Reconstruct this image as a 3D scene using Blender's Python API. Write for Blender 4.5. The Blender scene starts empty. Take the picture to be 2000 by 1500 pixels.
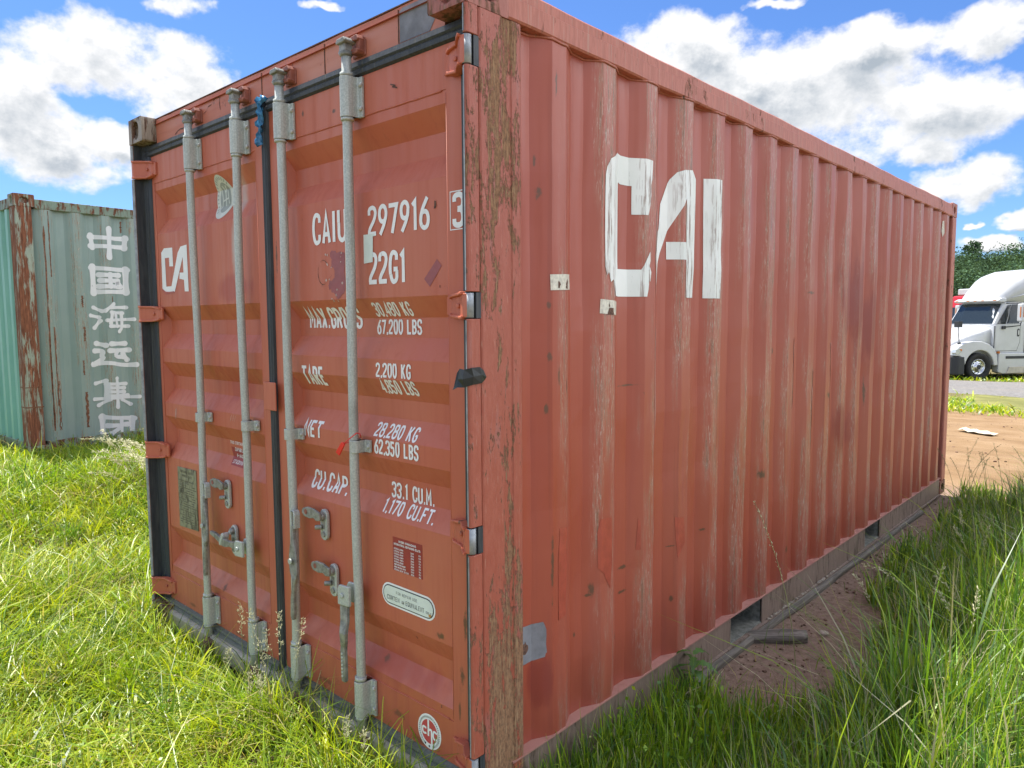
import bpy, bmesh, math, random
import numpy as np
from mathutils import Vector, Matrix
random.seed(7)
rng = np.random.default_rng(11)
SC = bpy.context.scene
COL = SC.collection
PI = math.pi

# ------------------------------------------------------------------ camera, sun, sky, exposure
cam_d = bpy.data.cameras.new('camera')
cam = bpy.data.objects.new('camera', cam_d)
COL.objects.link(cam)
cam_d.sensor_fit = 'HORIZONTAL'
cam_d.sensor_width = 36.0
cam_d.lens = 1422.48 / 2000 * 36
cam_d.clip_start = 0.05
cam_d.clip_end = 6000
rx = Vector((0.73789190, 0.67489764, -0.00535874))
ux = Vector((-0.05395566, 0.06690252, 0.99629957))
fx = Vector((-0.67275874, 0.73487225, -0.08578137))
mw = Matrix(((rx.x, ux.x, -fx.x, 1.517857), (rx.y, ux.y, -fx.y, -1.475647), (rx.z, ux.z, -fx.z, 1.580417), (0, 0, 0, 1)))
cam.matrix_world = mw
SC.camera = cam

SUN_DIR = Vector((-0.385, 0.02, 0.92)).normalized()
sun_d = bpy.data.lights.new('sun', 'SUN')
sun_d.energy = 3.5
sun_d.angle = math.radians(0.53)
sun_d.color = (1.0, 0.955, 0.88)
sun = bpy.data.objects.new('sun', sun_d)
COL.objects.link(sun)
sun.location = (-20, 0, 45)
sun.rotation_euler = SUN_DIR.to_track_quat('Z', 'Y').to_euler()

SC.render.engine = 'CYCLES'
SC.cycles.use_denoising = True
SC.cycles.max_bounces = 8
SC.cycles.diffuse_bounces = 4
SC.cycles.transmission_bounces = 6
SC.cycles.transparent_max_bounces = 8
SC.cycles.sample_clamp_indirect = 6.0
SC.view_settings.view_transform = 'Standard'
SC.view_settings.look = 'None'
SC.view_settings.exposure = 1.55
SC.view_settings.gamma = 1.0


# ------------------------------------------------------------------ node helpers
class NT:
    def __init__(s, tree):
        s.t = tree
        s.n = tree.nodes
        s.l = tree.links

    def put(s, sock, val):
        if hasattr(val, 'is_output'):
            s.l.new(val, sock)
        elif val is not None:
            if sock.type == 'RGBA' and len(val) == 3:
                val = (*val, 1)
            sock.default_value = val

    def node(s, typ, **kw):
        n = s.n.new(typ)
        for k, v in kw.items():
            setattr(n, k, v)
        return n

    def math(s, op, a, b=None, c=None, clamp=False):
        n = s.node('ShaderNodeMath', operation=op, use_clamp=clamp)
        s.put(n.inputs[0], a)
        s.put(n.inputs[1], b)
        if c is not None:
            s.put(n.inputs[2], c)
        return n.outputs[0]

    def mix(s, f, a, b, blend='MIX'):
        n = s.node('ShaderNodeMix', data_type='RGBA', blend_type=blend)
        s.put(n.inputs[0], f)
        s.put(n.inputs[6], a)
        s.put(n.inputs[7], b)
        return n.outputs[2]

    def fmix(s, f, a, b):
        n = s.node('ShaderNodeMix', data_type='FLOAT')
        s.put(n.inputs[0], f)
        s.put(n.inputs[2], a)
        s.put(n.inputs[3], b)
        return n.outputs[0]

    def step(s, v, a, b):
        n = s.node('ShaderNodeMapRange', interpolation_type='SMOOTHSTEP')
        s.put(n.inputs[0], v)
        n.inputs[1].default_value = a
        n.inputs[2].default_value = b
        return n.outputs[0]

    def coord(s, which='Object'):
        return s.node('ShaderNodeTexCoord').outputs[which]

    def mapping(s, vec, scale=(1, 1, 1), loc=(0, 0, 0)):
        n = s.node('ShaderNodeMapping')
        s.put(n.inputs[0], vec)
        n.inputs[1].default_value = loc
        n.inputs[3].default_value = scale
        return n.outputs[0]

    def noise(s, vec, scale, detail=4, rough=.6, dist=0.):
        n = s.node('ShaderNodeTexNoise')
        s.put(n.inputs['Vector'], vec)
        n.inputs['Scale'].default_value = scale
        n.inputs['Detail'].default_value = detail
        n.inputs['Roughness'].default_value = rough
        n.inputs['Distortion'].default_value = dist
        return n.outputs[0]

    def sep(s, vec):
        n = s.node('ShaderNodeSeparateXYZ')
        s.put(n.inputs[0], vec)
        return n.outputs

    def attr(s, name):
        return s.node('ShaderNodeAttribute', attribute_name=name)

    def bump(s, h, strength=.3, dist=.01):
        n = s.node('ShaderNodeBump')
        n.inputs['Strength'].default_value = strength
        n.inputs['Distance'].default_value = dist
        s.put(n.inputs['Height'], h)
        return n.outputs[0]


def material(name):
    m = bpy.data.materials.new(name)
    m.use_nodes = True
    nt = NT(m.node_tree)
    p = m.node_tree.nodes['Principled BSDF']
    return m, nt, p


def simple(name, col, rough=.5, metal=0., var=.12, scale=14., bump=0.):
    m, nt, p = material(name)
    co = nt.coord()
    f = nt.noise(co, scale, 5, .65)
    a = tuple(c * (1 - var) for c in col)
    b = tuple(min(1, c * (1 + var)) for c in col)
    nt.put(p.inputs['Base Color'], nt.mix(nt.step(f, .3, .7), a, b))
    p.inputs['Metallic'].default_value = metal
    nt.put(p.inputs['Roughness'], nt.fmix(nt.step(nt.noise(co, scale * 2.3, 4), .3, .7), rough * .85, min(1, rough * 1.15)))
    if bump:
        nt.put(p.inputs['Normal'], nt.bump(f, bump, .004))
    return m


# ------------------------------------------------------------------ sky with clouds (directions, at infinity)
W = bpy.data.worlds.new('World')
SC.world = W
W.use_nodes = True
wt = NT(W.node_tree)
bg = W.node_tree.nodes['Background']
sky = wt.node('ShaderNodeTexSky', sky_type='NISHITA')
sky.sun_disc = False
sky.sun_elevation = math.asin(SUN_DIR.z)
sky.sun_rotation = math.atan2(SUN_DIR.x, SUN_DIR.y)
sky.altitude = 200
sky.air_density = 1.0
sky.dust_density = 0.4
sky.ozone_density = 2.0
BLOBS = [
 (-1.2476,0.2995,0.0857,0.0396),(-1.1674,0.2888,0.062,0.0444),(-1.298,0.2017,0.0742,0.0384),(-1.3295,0.2402,0.052,0.0525),(-1.2318,0.2056,0.0588,0.0229),(-1.1357,0.3628,0.0432,0.0132),(-1.166,0.319,0.0732,0.0244),
 (-0.5185,0.3281,0.0838,0.0431),(-0.4107,0.2785,0.125,0.060),(-0.2931,0.2373,0.118,0.062),(-0.34,0.262,0.16,0.05),(-0.1984,0.2362,0.0852,0.0406),(-0.2959,0.3148,0.0939,0.0242),(-0.1773,0.3105,0.0533,0.0278),(-0.19,0.1554,0.06,0.0237),(-0.1421,0.1118,0.0189,0.01),(-0.1671,0.0826,0.0294,0.0126),(-0.4012,0.3745,0.03,0.0064),(-0.9899,0.385,0.0254,0.0065),(-0.2375,0.1914,0.0474,0.0171),(-0.1856,0.1096,0.009,0.004)]
gt = bpy.data.node_groups.new('cloud_density', 'ShaderNodeTree')
gt.interface.new_socket('az', in_out='INPUT', socket_type='NodeSocketFloat')
gt.interface.new_socket('el', in_out='INPUT', socket_type='NodeSocketFloat')
gt.interface.new_socket('density', in_out='OUTPUT', socket_type='NodeSocketFloat')
g = NT(gt)
gi = g.node('NodeGroupInput')
go = g.node('NodeGroupOutput')
cx = g.node('ShaderNodeCombineXYZ')
g.put(cx.inputs[0], gi.outputs[0])
g.put(cx.inputs[1], g.math('MULTIPLY', gi.outputs[1], 1.25))
cv = cx.outputs[0]
n1 = g.noise(g.mapping(cv, loc=(3.1, 1.7, .4)), 9, 8, .62)
n2 = g.noise(g.mapping(cv, loc=(8.1, 5.7, .4)), 30, 6, .6)
wa = g.noise(g.mapping(cv, loc=(1.1, 9.7, 2.4)), 14, 4, .6)
wb = g.noise(g.mapping(cv, loc=(6.1, 2.7, 5.4)), 14, 4, .6)
az2 = g.math('ADD', gi.outputs[0], g.math('MULTIPLY', g.math('SUBTRACT', wa, .5), .09))
el2 = g.math('ADD', gi.outputs[1], g.math('MULTIPLY', g.math('SUBTRACT', wb, .5), .05))
best = None
for a, e, sa, se in BLOBS:
    u = g.math('MULTIPLY', g.math('SUBTRACT', az2, a), 1 / (sa * 1.12))
    v = g.math('MULTIPLY', g.math('SUBTRACT', el2, e), 1 / (se * 1.12))
    r = g.math('SUBTRACT', 1.0, g.math('MULTIPLY_ADD', u, u, g.math('MULTIPLY', v, v)))
    best = r if best is None else g.math('SMOOTH_MAX', best, r, .25)
# a scatter of further clouds over the rest of the sky, none inside the photographed sector
far = g.math('SUBTRACT', g.math('MULTIPLY', g.noise(g.mapping(cv, loc=(2, 2, 7)), 3.2, 3, .5), 4.2), 1.95)
insec = g.math('MULTIPLY', g.step(gi.outputs[0], -1.6, -1.4), g.math('SUBTRACT', 1.0, g.step(gi.outputs[0], .0, .15)))
far = g.math('SUBTRACT', far, g.math('MULTIPLY', insec, 3.0))
best = g.math('MAXIMUM', best, far)
best = g.math('MAXIMUM', best, -1.6)
d = g.math('ADD', g.math('MULTIPLY', best, .62), g.math('MULTIPLY', g.math('SUBTRACT', n1, .5), 1.9))
d = g.math('ADD', d, g.math('MULTIPLY', g.math('SUBTRACT', n2, .5), .62))
g.put(go.inputs[0], d)

wd = wt.sep(wt.coord('Generated'))
az = wt.math('ARCTAN2', wd[0], wd[1])
el = wt.math('ARCSINE', wd[2])


def cd(da, de):
    n = wt.node('ShaderNodeGroup')
    n.node_tree = gt
    wt.put(n.inputs[0], wt.math('ADD', az, da))
    wt.put(n.inputs[1], wt.math('ADD', el, de))
    return n.outputs[0]


D0, D1, D2 = cd(0, 0), cd(-.012, .03), cd(-.004, .008)
alpha = wt.step(D0, -.08, .44)
belly = wt.math('MULTIPLY', wt.step(D1, .14, .82), wt.step(D0, .16, .75))
edge = wt.math('MULTIPLY', wt.math('SUBTRACT', D2, D0), 1.3)
shade = wt.math('ADD', wt.math('MULTIPLY', belly, .8), edge, clamp=True)
CLOUD = 4.3
ccol = wt.mix(shade, (CLOUD, CLOUD, CLOUD * 1.01), (CLOUD * .43, CLOUD * .49, CLOUD * .56))
# unseen clouds beside and behind the camera, brightened to lift the shaded red faces
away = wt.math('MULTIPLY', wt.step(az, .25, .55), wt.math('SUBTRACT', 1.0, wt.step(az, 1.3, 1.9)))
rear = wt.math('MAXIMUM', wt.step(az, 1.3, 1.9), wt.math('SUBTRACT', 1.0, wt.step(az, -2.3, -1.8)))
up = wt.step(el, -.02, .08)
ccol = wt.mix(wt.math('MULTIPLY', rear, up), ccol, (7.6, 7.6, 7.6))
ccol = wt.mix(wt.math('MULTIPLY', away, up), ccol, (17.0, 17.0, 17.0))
skyc = wt.mix(1.0, sky.outputs[0], (0.36, 0.51, 0.75), 'MULTIPLY')
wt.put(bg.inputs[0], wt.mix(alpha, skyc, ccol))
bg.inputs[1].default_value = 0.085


# ------------------------------------------------------------------ mesh helpers
class MB:
    def __init__(s):
        s.v = []
        s.f = []
        s.smooth = []

    def add(s, vs, fs, smooth=False):
        o = len(s.v)
        s.v += [tuple(map(float, p)) for p in vs]
        s.f += [[i + o for i in f] for f in fs]
        s.smooth += [smooth] * len(fs)
        return s

    def box(s, x0, x1, y0, y1, z0, z1):
        vs = [(x, y, z) for z in (z0, z1) for y in (y0, y1) for x in (x0, x1)]
        return s.add(vs, [(0, 2, 3, 1), (4, 5, 7, 6), (0, 1, 5, 4), (2, 6, 7, 3), (0, 4, 6, 2), (1, 3, 7, 5)])

    def prism(s, poly, a0, a1, axis='y', smooth=False):
        """poly in the two other axes (x,z for y; x,y for z; y,z for x)."""
        n = len(poly)

        def put(p, a):
            return {'y': (p[0], a, p[1]), 'z': (p[0], p[1], a), 'x': (a, p[0], p[1])}[axis]
        vs = [put(p, a0) for p in poly] + [put(p, a1) for p in poly]
        fs = [(i, (i + 1) % n, n + (i + 1) % n, n + i) for i in range(n)]
        o = len(s.v)
        s.add(vs, fs, smooth)
        s.add(vs, [tuple(range(n))[::-1], tuple(range(n, 2 * n))])
        return s

    def tube(s, path, r, n=12, cap=True, smooth=True):
        path = [Vector(p) for p in path]
        rs = r if isinstance(r, (list, tuple)) else [r] * len(path)
        vs = []
        prev = None
        for i, p in enumerate(path):
            t = (path[min(i + 1, len(path) - 1)] - path[max(i - 1, 0)]).normalized()
            ref = prev if prev is not None else (Vector((1, 0, 0)) if abs(t.x) < .8 else Vector((0, 1, 0)))
            a = (ref - t * ref.dot(t)).normalized()
            prev = a
            b = t.cross(a)
            for k in range(n):
                q = 2 * PI * k / n
                vs.append(p + (a * math.cos(q) + b * math.sin(q)) * rs[i])
        fs = []
        for i in range(len(path) - 1):
            for k in range(n):
                fs.append((i * n + k, i * n + (k + 1) % n, (i + 1) * n + (k + 1) % n, (i + 1) * n + k))
        s.add(vs, fs, smooth)
        if cap:
            m = len(path) - 1
            s.add(vs[:n] + vs[m * n:], [tuple(range(n))[::-1], tuple(range(n, 2 * n))])
        return s

    def build(s, name, mat, parent=None, bevel=0., fix=True):
        me = bpy.data.meshes.new(name)
        me.from_pydata(s.v, [], s.f)
        me.polygons.foreach_set('use_smooth', s.smooth)
        if fix:
            bm = bmesh.new()
            bm.from_mesh(me)
            bmesh.ops.remove_doubles(bm, verts=bm.verts, dist=1e-5)
            bmesh.ops.recalc_face_normals(bm, faces=bm.faces)
            bm.to_mesh(me)
            bm.free()
        o = link(name, me, mat, parent)
        if bevel:
            md = o.modifiers.new('bevel', 'BEVEL')
            md.width = bevel
            md.segments = 2
            md.limit_method = 'ANGLE'
            md.angle_limit = math.radians(35)
        return o


def link(name, me, mat, parent=None):
    o = bpy.data.objects.new(name, me)
    if mat is not None:
        for m in (mat if isinstance(mat, (list, tuple)) else [mat]):
            me.materials.append(m)
    COL.objects.link(o)
    if parent is not None:
        o.parent = parent
        inv = Matrix.Identity(4)
        p = parent
        chain = []
        while p is not None:
            chain.append(p)
            p = p.parent
        if chain[-1].type == 'EMPTY' and not chain[-1].get('local'):
            top = chain[-1]
            if parent is top:
                o.matrix_parent_inverse = (Matrix.Translation(top.location) @ top.rotation_euler.to_matrix().to_4x4()).inverted()
    return o


def thing(name, label, cat, loc=(0, 0, 0), rotz=0., group=None, local=False):
    o = bpy.data.objects.new(name, None)
    o.empty_display_size = .2
    o.location = loc
    o.rotation_euler = (0, 0, rotz)
    COL.objects.link(o)
    o['label'] = label
    o['category'] = cat
    if group:
        o['group'] = group
    if local:
        o['local'] = 1
    return o


def tag(o, label=None, cat=None, group=None, kind=None):
    for k, v in (('label', label), ('category', cat), ('group', group), ('kind', kind)):
        if v:
            o[k] = v
    return o


def float_attr(me, name, vals):
    a = me.attributes.new(name, 'FLOAT', 'POINT')
    a.data.foreach_set('value', np.asarray(vals, dtype=np.float32))


# ------------------------------------------------------------------ materials
def paint(name, base, fade, dark, rust=(.11, .062, .035), worn=(.42, .24, .19), rustamt=.66, axis='z', gloss=.42, streak=.5, dents=.25, spots=None, spax=1, over=()):
    """Old container paint: faded patches, drawn streaks, chips, specks of rust and edge wear held in the 'wear' attribute."""
    m, nt, p = material(name)
    co = nt.coord()
    st = (9, 9, .55) if axis == 'z' else (.6, 9, 9)
    big = nt.noise(co, 1.3, 4, .55)
    strk = nt.noise(nt.mapping(co, st), 3.0, 5, .6)
    fine = nt.noise(nt.mapping(co, (st[0] * 4, st[1] * 4, st[2] * 2.2)), 4.0, 3, .6)
    c = nt.mix(nt.step(big, .32, .68), base, fade)
    c = nt.mix(nt.math('MULTIPLY', nt.step(strk, .5, .78), streak), c, dark)
    c = nt.mix(nt.math('MULTIPLY', nt.step(fine, .6, .8), .08), c, worn)
    # scuffed high edges
    w = nt.attr('wear').outputs['Fac']
    sc1 = nt.noise(nt.mapping(co, (90, 90, 5)), 1.0, 8, .72)
    sc2 = nt.noise(nt.mapping(co, (4.3, 4.3, .75)), 1.4, 3, .55)
    sc3 = nt.noise(nt.mapping(co, (170, 170, 26)), 1.0, 5, .7)
    zone = nt.math('MULTIPLY', nt.step(sc2, .42, .55), nt.step(w, .25, .8))
    kk = nt.math('ADD', nt.math('MULTIPLY', sc1, .7), nt.math('MULTIPLY', sc3, .3))
    c = nt.mix(nt.math('MULTIPLY', w, .07), c, worn)
    c = nt.mix(nt.math('MULTIPLY', nt.math('MULTIPLY', nt.step(kk, .42, .56), zone), .6), c, (worn[0] * .95, worn[1] * 1.0, worn[2] * .98))
    wr = nt.math('MULTIPLY', nt.step(kk, .535, .565), zone)
    c = nt.mix(nt.math('MULTIPLY', wr, .8), c, (rust[0] * 1.7, rust[1] * 1.7, rust[2] * 1.7))
    wz = nt.math('MULTIPLY', nt.step(sc3, .57, .64), zone)
    c = nt.mix(nt.math('MULTIPLY', wz, .7), c, (.56, .42, .36))
    # specks and chips
    sp = nt.noise(nt.mapping(co, (1, 1, .6)), 26, 5, .75)
    spm = nt.step(sp, rustamt, rustamt + .05)
    c = nt.mix(nt.math('MULTIPLY', spm, .8), c, rust)
    if spots:
        X = nt.sep(co)
        nz = nt.noise(nt.mapping(co, (1, 1, .6)), 38, 5, .7)
        nz2 = nt.noise(nt.mapping(co, (1, 1, .25)), 7, 5, .65)
        for grp, nn, amp, lo, hi, tint, k_ in ((spots[1], nz2, 1.5, 1.15, .45, (dark[0] * 1.06, dark[1] * .86, dark[2] * .95), .85), (spots[0], nz, 1.7, 1.25, .35, rust, .9)):
            m_all = None
            for z_, y_, ry_, rz_ in grp:
                u = nt.math('MULTIPLY', nt.math('SUBTRACT', X[spax], y_), 1 / ry_)
                v = nt.math('MULTIPLY', nt.math('SUBTRACT', X[2], z_), 1 / rz_)
                r = nt.math('MULTIPLY_ADD', u, u, nt.math('MULTIPLY', v, v))
                m_all = r if m_all is None else nt.math('MINIMUM', m_all, r)
            d_ = nt.math('ADD', nt.math('SQRT', m_all), nt.math('MULTIPLY', nt.math('SUBTRACT', nn, .5), amp * 2))
            c = nt.mix(nt.math('MULTIPLY', nt.math('SUBTRACT', 1.0, nt.step(d_, hi, lo)), k_), c, tint)
        for z_, y_, ry_, rz_ in over:
            u = nt.math('MULTIPLY', nt.math('SUBTRACT', X[spax], y_), 1 / ry_)
            v = nt.math('MULTIPLY', nt.math('SUBTRACT', X[2], z_), 1 / rz_)
            d_ = nt.math('ADD', nt.math('SQRT', nt.math('MULTIPLY_ADD', u, u, nt.math('MULTIPLY', v, v))), nt.math('MULTIPLY', nt.math('SUBTRACT', nz, .5), .8))
            c = nt.mix(nt.math('MULTIPLY', nt.math('SUBTRACT', 1.0, nt.step(d_, .1, 1.3)), .75), c, (.50, .42, .37))
        # grime gathered low down and under the top rail, with a broken edge
        gr_ = nt.math('ADD', X[2], nt.math('MULTIPLY', nt.math('SUBTRACT', nt.noise(nt.mapping(co, (7, 7, .8)), 2, 5, .65), .5), .7))
        c = nt.mix(nt.math('MULTIPLY', nt.math('SUBTRACT', 1.0, nt.step(gr_, .10, .55)), .45), c, (dark[0] * .9, dark[1] * .95, dark[2] * 1.05))
        run = nt.noise(nt.mapping(co, (26, 26, .35)), 1.0, 4, .6)
        c = nt.mix(nt.math('MULTIPLY', nt.step(run, .62, .74), .25), c, (dark[0] * .8, dark[1] * .9, dark[2] * .9))
    nt.put(p.inputs['Base Color'], c)
    nt.put(p.inputs['Roughness'], nt.fmix(nt.step(strk, .3, .75), gloss * .85, gloss * 1.35))
    p.inputs['Specular IOR Level'].default_value = .5
    hb = nt.noise(nt.mapping(co, (1, 1, .45)), 3.2, 2, .5)
    h = nt.math('ADD', nt.math('MULTIPLY', hb, dents * 8), nt.math('MULTIPLY', nt.math('ADD', spm, wr), -.05))
    nt.put(p.inputs['Normal'], nt.bump(h, .5, .012))
    return m


def corroded(name, base, rust, bare, lo=.47, hi=.6, vs=1.4, pit=.5):
    """Flaking paint over rust, drawn out vertically."""
    m, nt, p = material(name)
    co = nt.coord()
    n1 = nt.noise(nt.mapping(co, (22, 22, vs)), 1.0, 8, .68, .4)
    n2 = nt.noise(nt.mapping(co, (70, 70, 9)), 1.0, 6, .72)
    n3 = nt.noise(nt.mapping(co, (120, 120, 3)), 1.0, 4, .65)
    big = nt.noise(co, 2.6, 3, .5)
    c = nt.mix(nt.step(n2, .35, .7), base, tuple(min(1, x * 1.25 + .02) for x in base))
    c = nt.mix(nt.math('MULTIPLY', nt.step(n3, .56, .68), .55), c, bare)
    k = nt.math('ADD', nt.math('ADD', n1, nt.math('MULTIPLY', nt.math('SUBTRACT', n2, .5), .45)), nt.math('MULTIPLY', nt.math('SUBTRACT', big, .5), .5))
    k = nt.math('ADD', k, nt.math('MULTIPLY', nt.math('MULTIPLY', nt.attr('wear').outputs['Fac'], nt.noise(nt.mapping(co, (6, 6, 1.6)), 1.3, 4, .6)), .22))
    f = nt.step(k, lo, hi)
    r = nt.mix(nt.step(n2, .35, .68), rust, tuple(x * .45 for x in rust))
    r = nt.mix(nt.math('MULTIPLY', nt.step(n3, .52, .7), .6), r, (rust[0] * 1.9, rust[1] * 1.9, rust[2] * 1.7))
    c = nt.mix(f, c, r)
    nt.put(p.inputs['Base Color'], c)
    nt.put(p.inputs['Roughness'], nt.fmix(f, .5, .9))
    p.inputs['Specular IOR Level'].default_value = .35
    nt.put(p.inputs['Normal'], nt.bump(nt.math('ADD', nt.math('MULTIPLY', f, -.4), nt.math('MULTIPLY', n2, pit)), .55, .004))
    return m


def corroded_post():
    """layers on the near corner post: red paint, pink and grey undercoats, flaking rust, bright scrapes"""
    m, nt, p = material('flaking_red_post')
    co = nt.coord()
    w = nt.attr('wear').outputs['Fac']
    n0 = nt.noise(nt.mapping(co, (14, 14, 2.4)), 1.0, 9, .66, .6)
    n1 = nt.noise(nt.mapping(co, (40, 40, 9)), 1.0, 9, .72, .5)
    n2 = nt.noise(nt.mapping(co, (120, 120, 60)), 1.0, 6, .72)
    n3 = nt.noise(nt.mapping(co, (210, 210, 12)), 1.0, 5, .7)
    big = nt.noise(nt.mapping(co, (5, 5, 1.7)), 1.0, 4, .55)
    c = nt.mix(nt.step(n1, .35, .65), (.345, .085, .050), (.395, .115, .074))
    c = nt.mix(nt.math('MULTIPLY', nt.step(n0, .55, .62), .5), c, (.36, .15, .13))
    c = nt.mix(nt.math('MULTIPLY', nt.step(nt.math('ADD', n1, nt.math('MULTIPLY', big, .35)), .77, .82), .8), c, (.30, .25, .235))
    c = nt.mix(nt.math('MULTIPLY', nt.step(n3, .61, .68), .45), c, (.60, .42, .33))
    k = nt.math('ADD', nt.math('MULTIPLY', n1, .62), nt.math('ADD', nt.math('MULTIPLY', n2, .28), nt.math('MULTIPLY', big, .55)))
    k = nt.math('ADD', k, nt.math('MULTIPLY', nt.math('MULTIPLY', w, nt.step(n0, .38, .6)), .12))
    zz = nt.sep(co)[2]
    k = nt.math('ADD', k, nt.math('MULTIPLY', nt.math('SUBTRACT', 1.0, nt.step(zz, .5, 1.35)), .045))
    k = nt.math('ADD', k, nt.math('MULTIPLY', nt.step(zz, 1.9, 2.35), .02))
    f = nt.step(k, .785, .82)
    halo = nt.math('SUBTRACT', nt.step(k, .78, .83), f)
    c = nt.mix(nt.math('MULTIPLY', halo, .7), c, (.55, .37, .24))
    r = nt.mix(nt.step(n2, .38, .66), (.29, .155, .080), (.125, .062, .034))
    r = nt.mix(nt.math('MULTIPLY', nt.step(n3, .5, .64), .65), r, (.42, .29, .16))
    r = nt.mix(nt.math('MULTIPLY', nt.step(n1, .62, .72), .7), r, (.055, .035, .022))
    c = nt.mix(f, c, r)
    nt.put(p.inputs['Base Color'], c)
    nt.put(p.inputs['Roughness'], nt.fmix(f, .48, .92))
    h = nt.math('ADD', nt.math('MULTIPLY', f, -.5), nt.math('MULTIPLY', n2, .5))
    nt.put(p.inputs['Normal'], nt.bump(h, .9, .004))
    return m


RED = (.335, .075, .045)
REDF = (.385, .108, .07)
REDD = (.24, .055, .042)
M_side = paint('red_side_paint', (.345, .068, .036), (.375, .088, .050), (.235, .050, .032), rustamt=.705, gloss=.40, worn=(.46, .26, .19), streak=.22, dents=.11, spots=(
    [(1.995, .345, .012, .022), (1.463, .376, .010, .014), (1.632, .373, .007, .011), (2.09, .329, .005, .02), (1.29, .365, .008, .016), (1.40, .42, .006, .03), (1.36, .47, .008, .022), (.60, .635, .012, .03), (.58, .62, .02, .005),
     (.622, .855, .03, .007), (.526, .85, .028, .006), (1.334, .87, .06, .004), (.64, 1.475, .02, .006), (.63, 1.19, .026, .004), (1.135, 3.0, .07, .02), (1.1, 3.71, .010, .10), (2.33, .407, .006, .04), (2.27, 1.055, .02, .02), (.76, .384, .006, .11), (1.42, 2.22, .02, .016), (1.73, 2.66, .045, .008), (.80, 2.07, .03, .02), (.45, .55, .008, .012), (.40, 1.2, .012, .012), (.9, 4.4, .04, .015), (1.55, 4.75, .03, .02), (.36, .8, .01, .014), (.33, 2.4, .02, .02)],
    [(1.68, 3.42, .30, .36), (1.55, 3.75, .22, .30), (.36, .33, .05, .10), (.9, 3.3, .2, .16)]))
M_door = paint('red_door_paint', (.49, .118, .062), (.52, .158, .088), (.38, .09, .05), rustamt=.70, gloss=.46, streak=.4, dents=.10, spax=0, spots=([(.45, -.12, .012, .05), (.62, -.10, .008, .05), (.33, -.13, .006, .03), (.55, -.22, .02, .012), (.36, -.55, .014, .012), (.20, -.45, .03, .012), (.17, -.9, .05, .012), (.15, -1.6, .06, .01), (.15, -.3, .07, .012), (.33, -1.75, .02, .016), (.7, -2.37, .008, .03), (.16, -2.1, .06, .01), (1.5, -2.36, .008, .02), (.95, -.09, .008, .03), (2.33, -.75, .012, .006), (2.36, -.95, .006, .01), (1.1, -1.21, .01, .05), (1.85, -1.17, .006, .06), (.52, -1.13, .01, .02)], [(1.3, -1.6, .2, .1), (.36, -.5, .3, .06), (1.735, -1.52, .17, .06), (1.745, -2.2, .1, .02)]), over=[(2.33, -1.47, .05, .12), (2.08, -1.50, .035, .2), (1.9, -1.53, .02, .12)])
M_head = paint('red_header_paint', (.48, .145, .085), (.52, .21, .135), (.38, .12, .08), rustamt=.64, gloss=.5, axis='x')
M_post = corroded_post()
M_rail = corroded('worn_red_rail', (.38, .125, .085), (.15, .085, .05), (.40, .28, .22), .60, .72, vs=9)
M_cast = corroded('rusted_casting', (.26, .22, .17), (.12, .055, .03), (.42, .36, .28), .44, .58, vs=6)
M_castred = corroded('rusted_red_casting', (.33, .115, .085), (.17, .095, .055), (.36, .26, .2), .46, .6, vs=6)
M_brail = corroded('dusty_bottom_rail', (.205, .145, .115), (.17, .12, .085), (.32, .27, .22), .5, .7, vs=6, pit=.3)
M_flange = paint('pink_dusty_flange', (.40, .19, .155), (.43, .22, .18), (.28, .12, .09), rustamt=.7)
M_bare = simple('bare_grey_edge', (.30, .325, .34), .5, .2, .3, 22)
M_galv, nt, p = material('galvanised_steel')
co = nt.coord()
f1 = nt.noise(co, 160, 4, .7)
f2 = nt.noise(nt.mapping(co, (20, 20, 1.5)), 1.5, 5, .65)
c = nt.mix(nt.step(f1, .35, .7), (.40, .435, .40), (.57, .60, .555))
c = nt.mix(nt.math('MULTIPLY', nt.step(f2, .55, .75), .5), c, (.24, .24, .2))
c = nt.mix(nt.step(nt.noise(nt.mapping(co, (1, 1, .5)), 30, 5, .75), .71, .76), c, (.1, .075, .05))
c = nt.mix(nt.math('MULTIPLY', nt.step(nt.noise(nt.mapping(co, (45, 45, 1.2)), 1.0, 6, .68), .60, .74), .4), c, (.22, .16, .11))
c = nt.mix(nt.math('MULTIPLY', nt.step(nt.noise(nt.mapping(co, (6, 6, 2.5)), 1.0, 4, .6), .55, .75), .45), c, (.20, .20, .175))
nt.put(p.inputs['Base Color'], c)
p.inputs['Metallic'].default_value = .25
p.inputs['Roughness'].default_value = .52
nt.put(p.inputs['Normal'], nt.bump(f1, .12, .002))
M_galvdark = simple('dull_forged_steel', (.27, .27, .24), .55, .4, .35, 40, .3)
M_boltrust = simple('rusty_cam', (.17, .1, .075), .8, .1, .4, 60, .4)
M_camred = simple('red_cam_keeper', (.27, .09, .06), .6, 0, .25, 40, .3)
M_rubber = corroded('old_rubber', (.030, .036, .042), (.075, .078, .07), (.10, .105, .10), .52, .75, vs=1.2, pit=.2)
M_rubberg = corroded('dusty_rubber', (.10, .11, .095), (.17, .17, .13), (.22, .21, .17), .5, .72, vs=14, pit=.2)
M_sill = corroded('dusty_sill', (.32, .30, .26), (.24, .20, .16), (.42, .41, .39), .55, .75, vs=6, pit=.3)
M_white, nt, p = material('white_lettering')
co = nt.coord()
nt.put(p.inputs['Base Color'], nt.mix(nt.step(nt.noise(co, 9, 5), .3, .7), (.80, .82, .79), (.86, .88, .86)))
p.inputs['Roughness'].default_value = .5
M_logo, nt, p = material('scuffed_white_logo')
co = nt.coord()
cb = nt.mix(nt.step(nt.noise(co, 5, 5), .3, .7), (.70, .74, .70), (.80, .83, .80))
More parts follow.
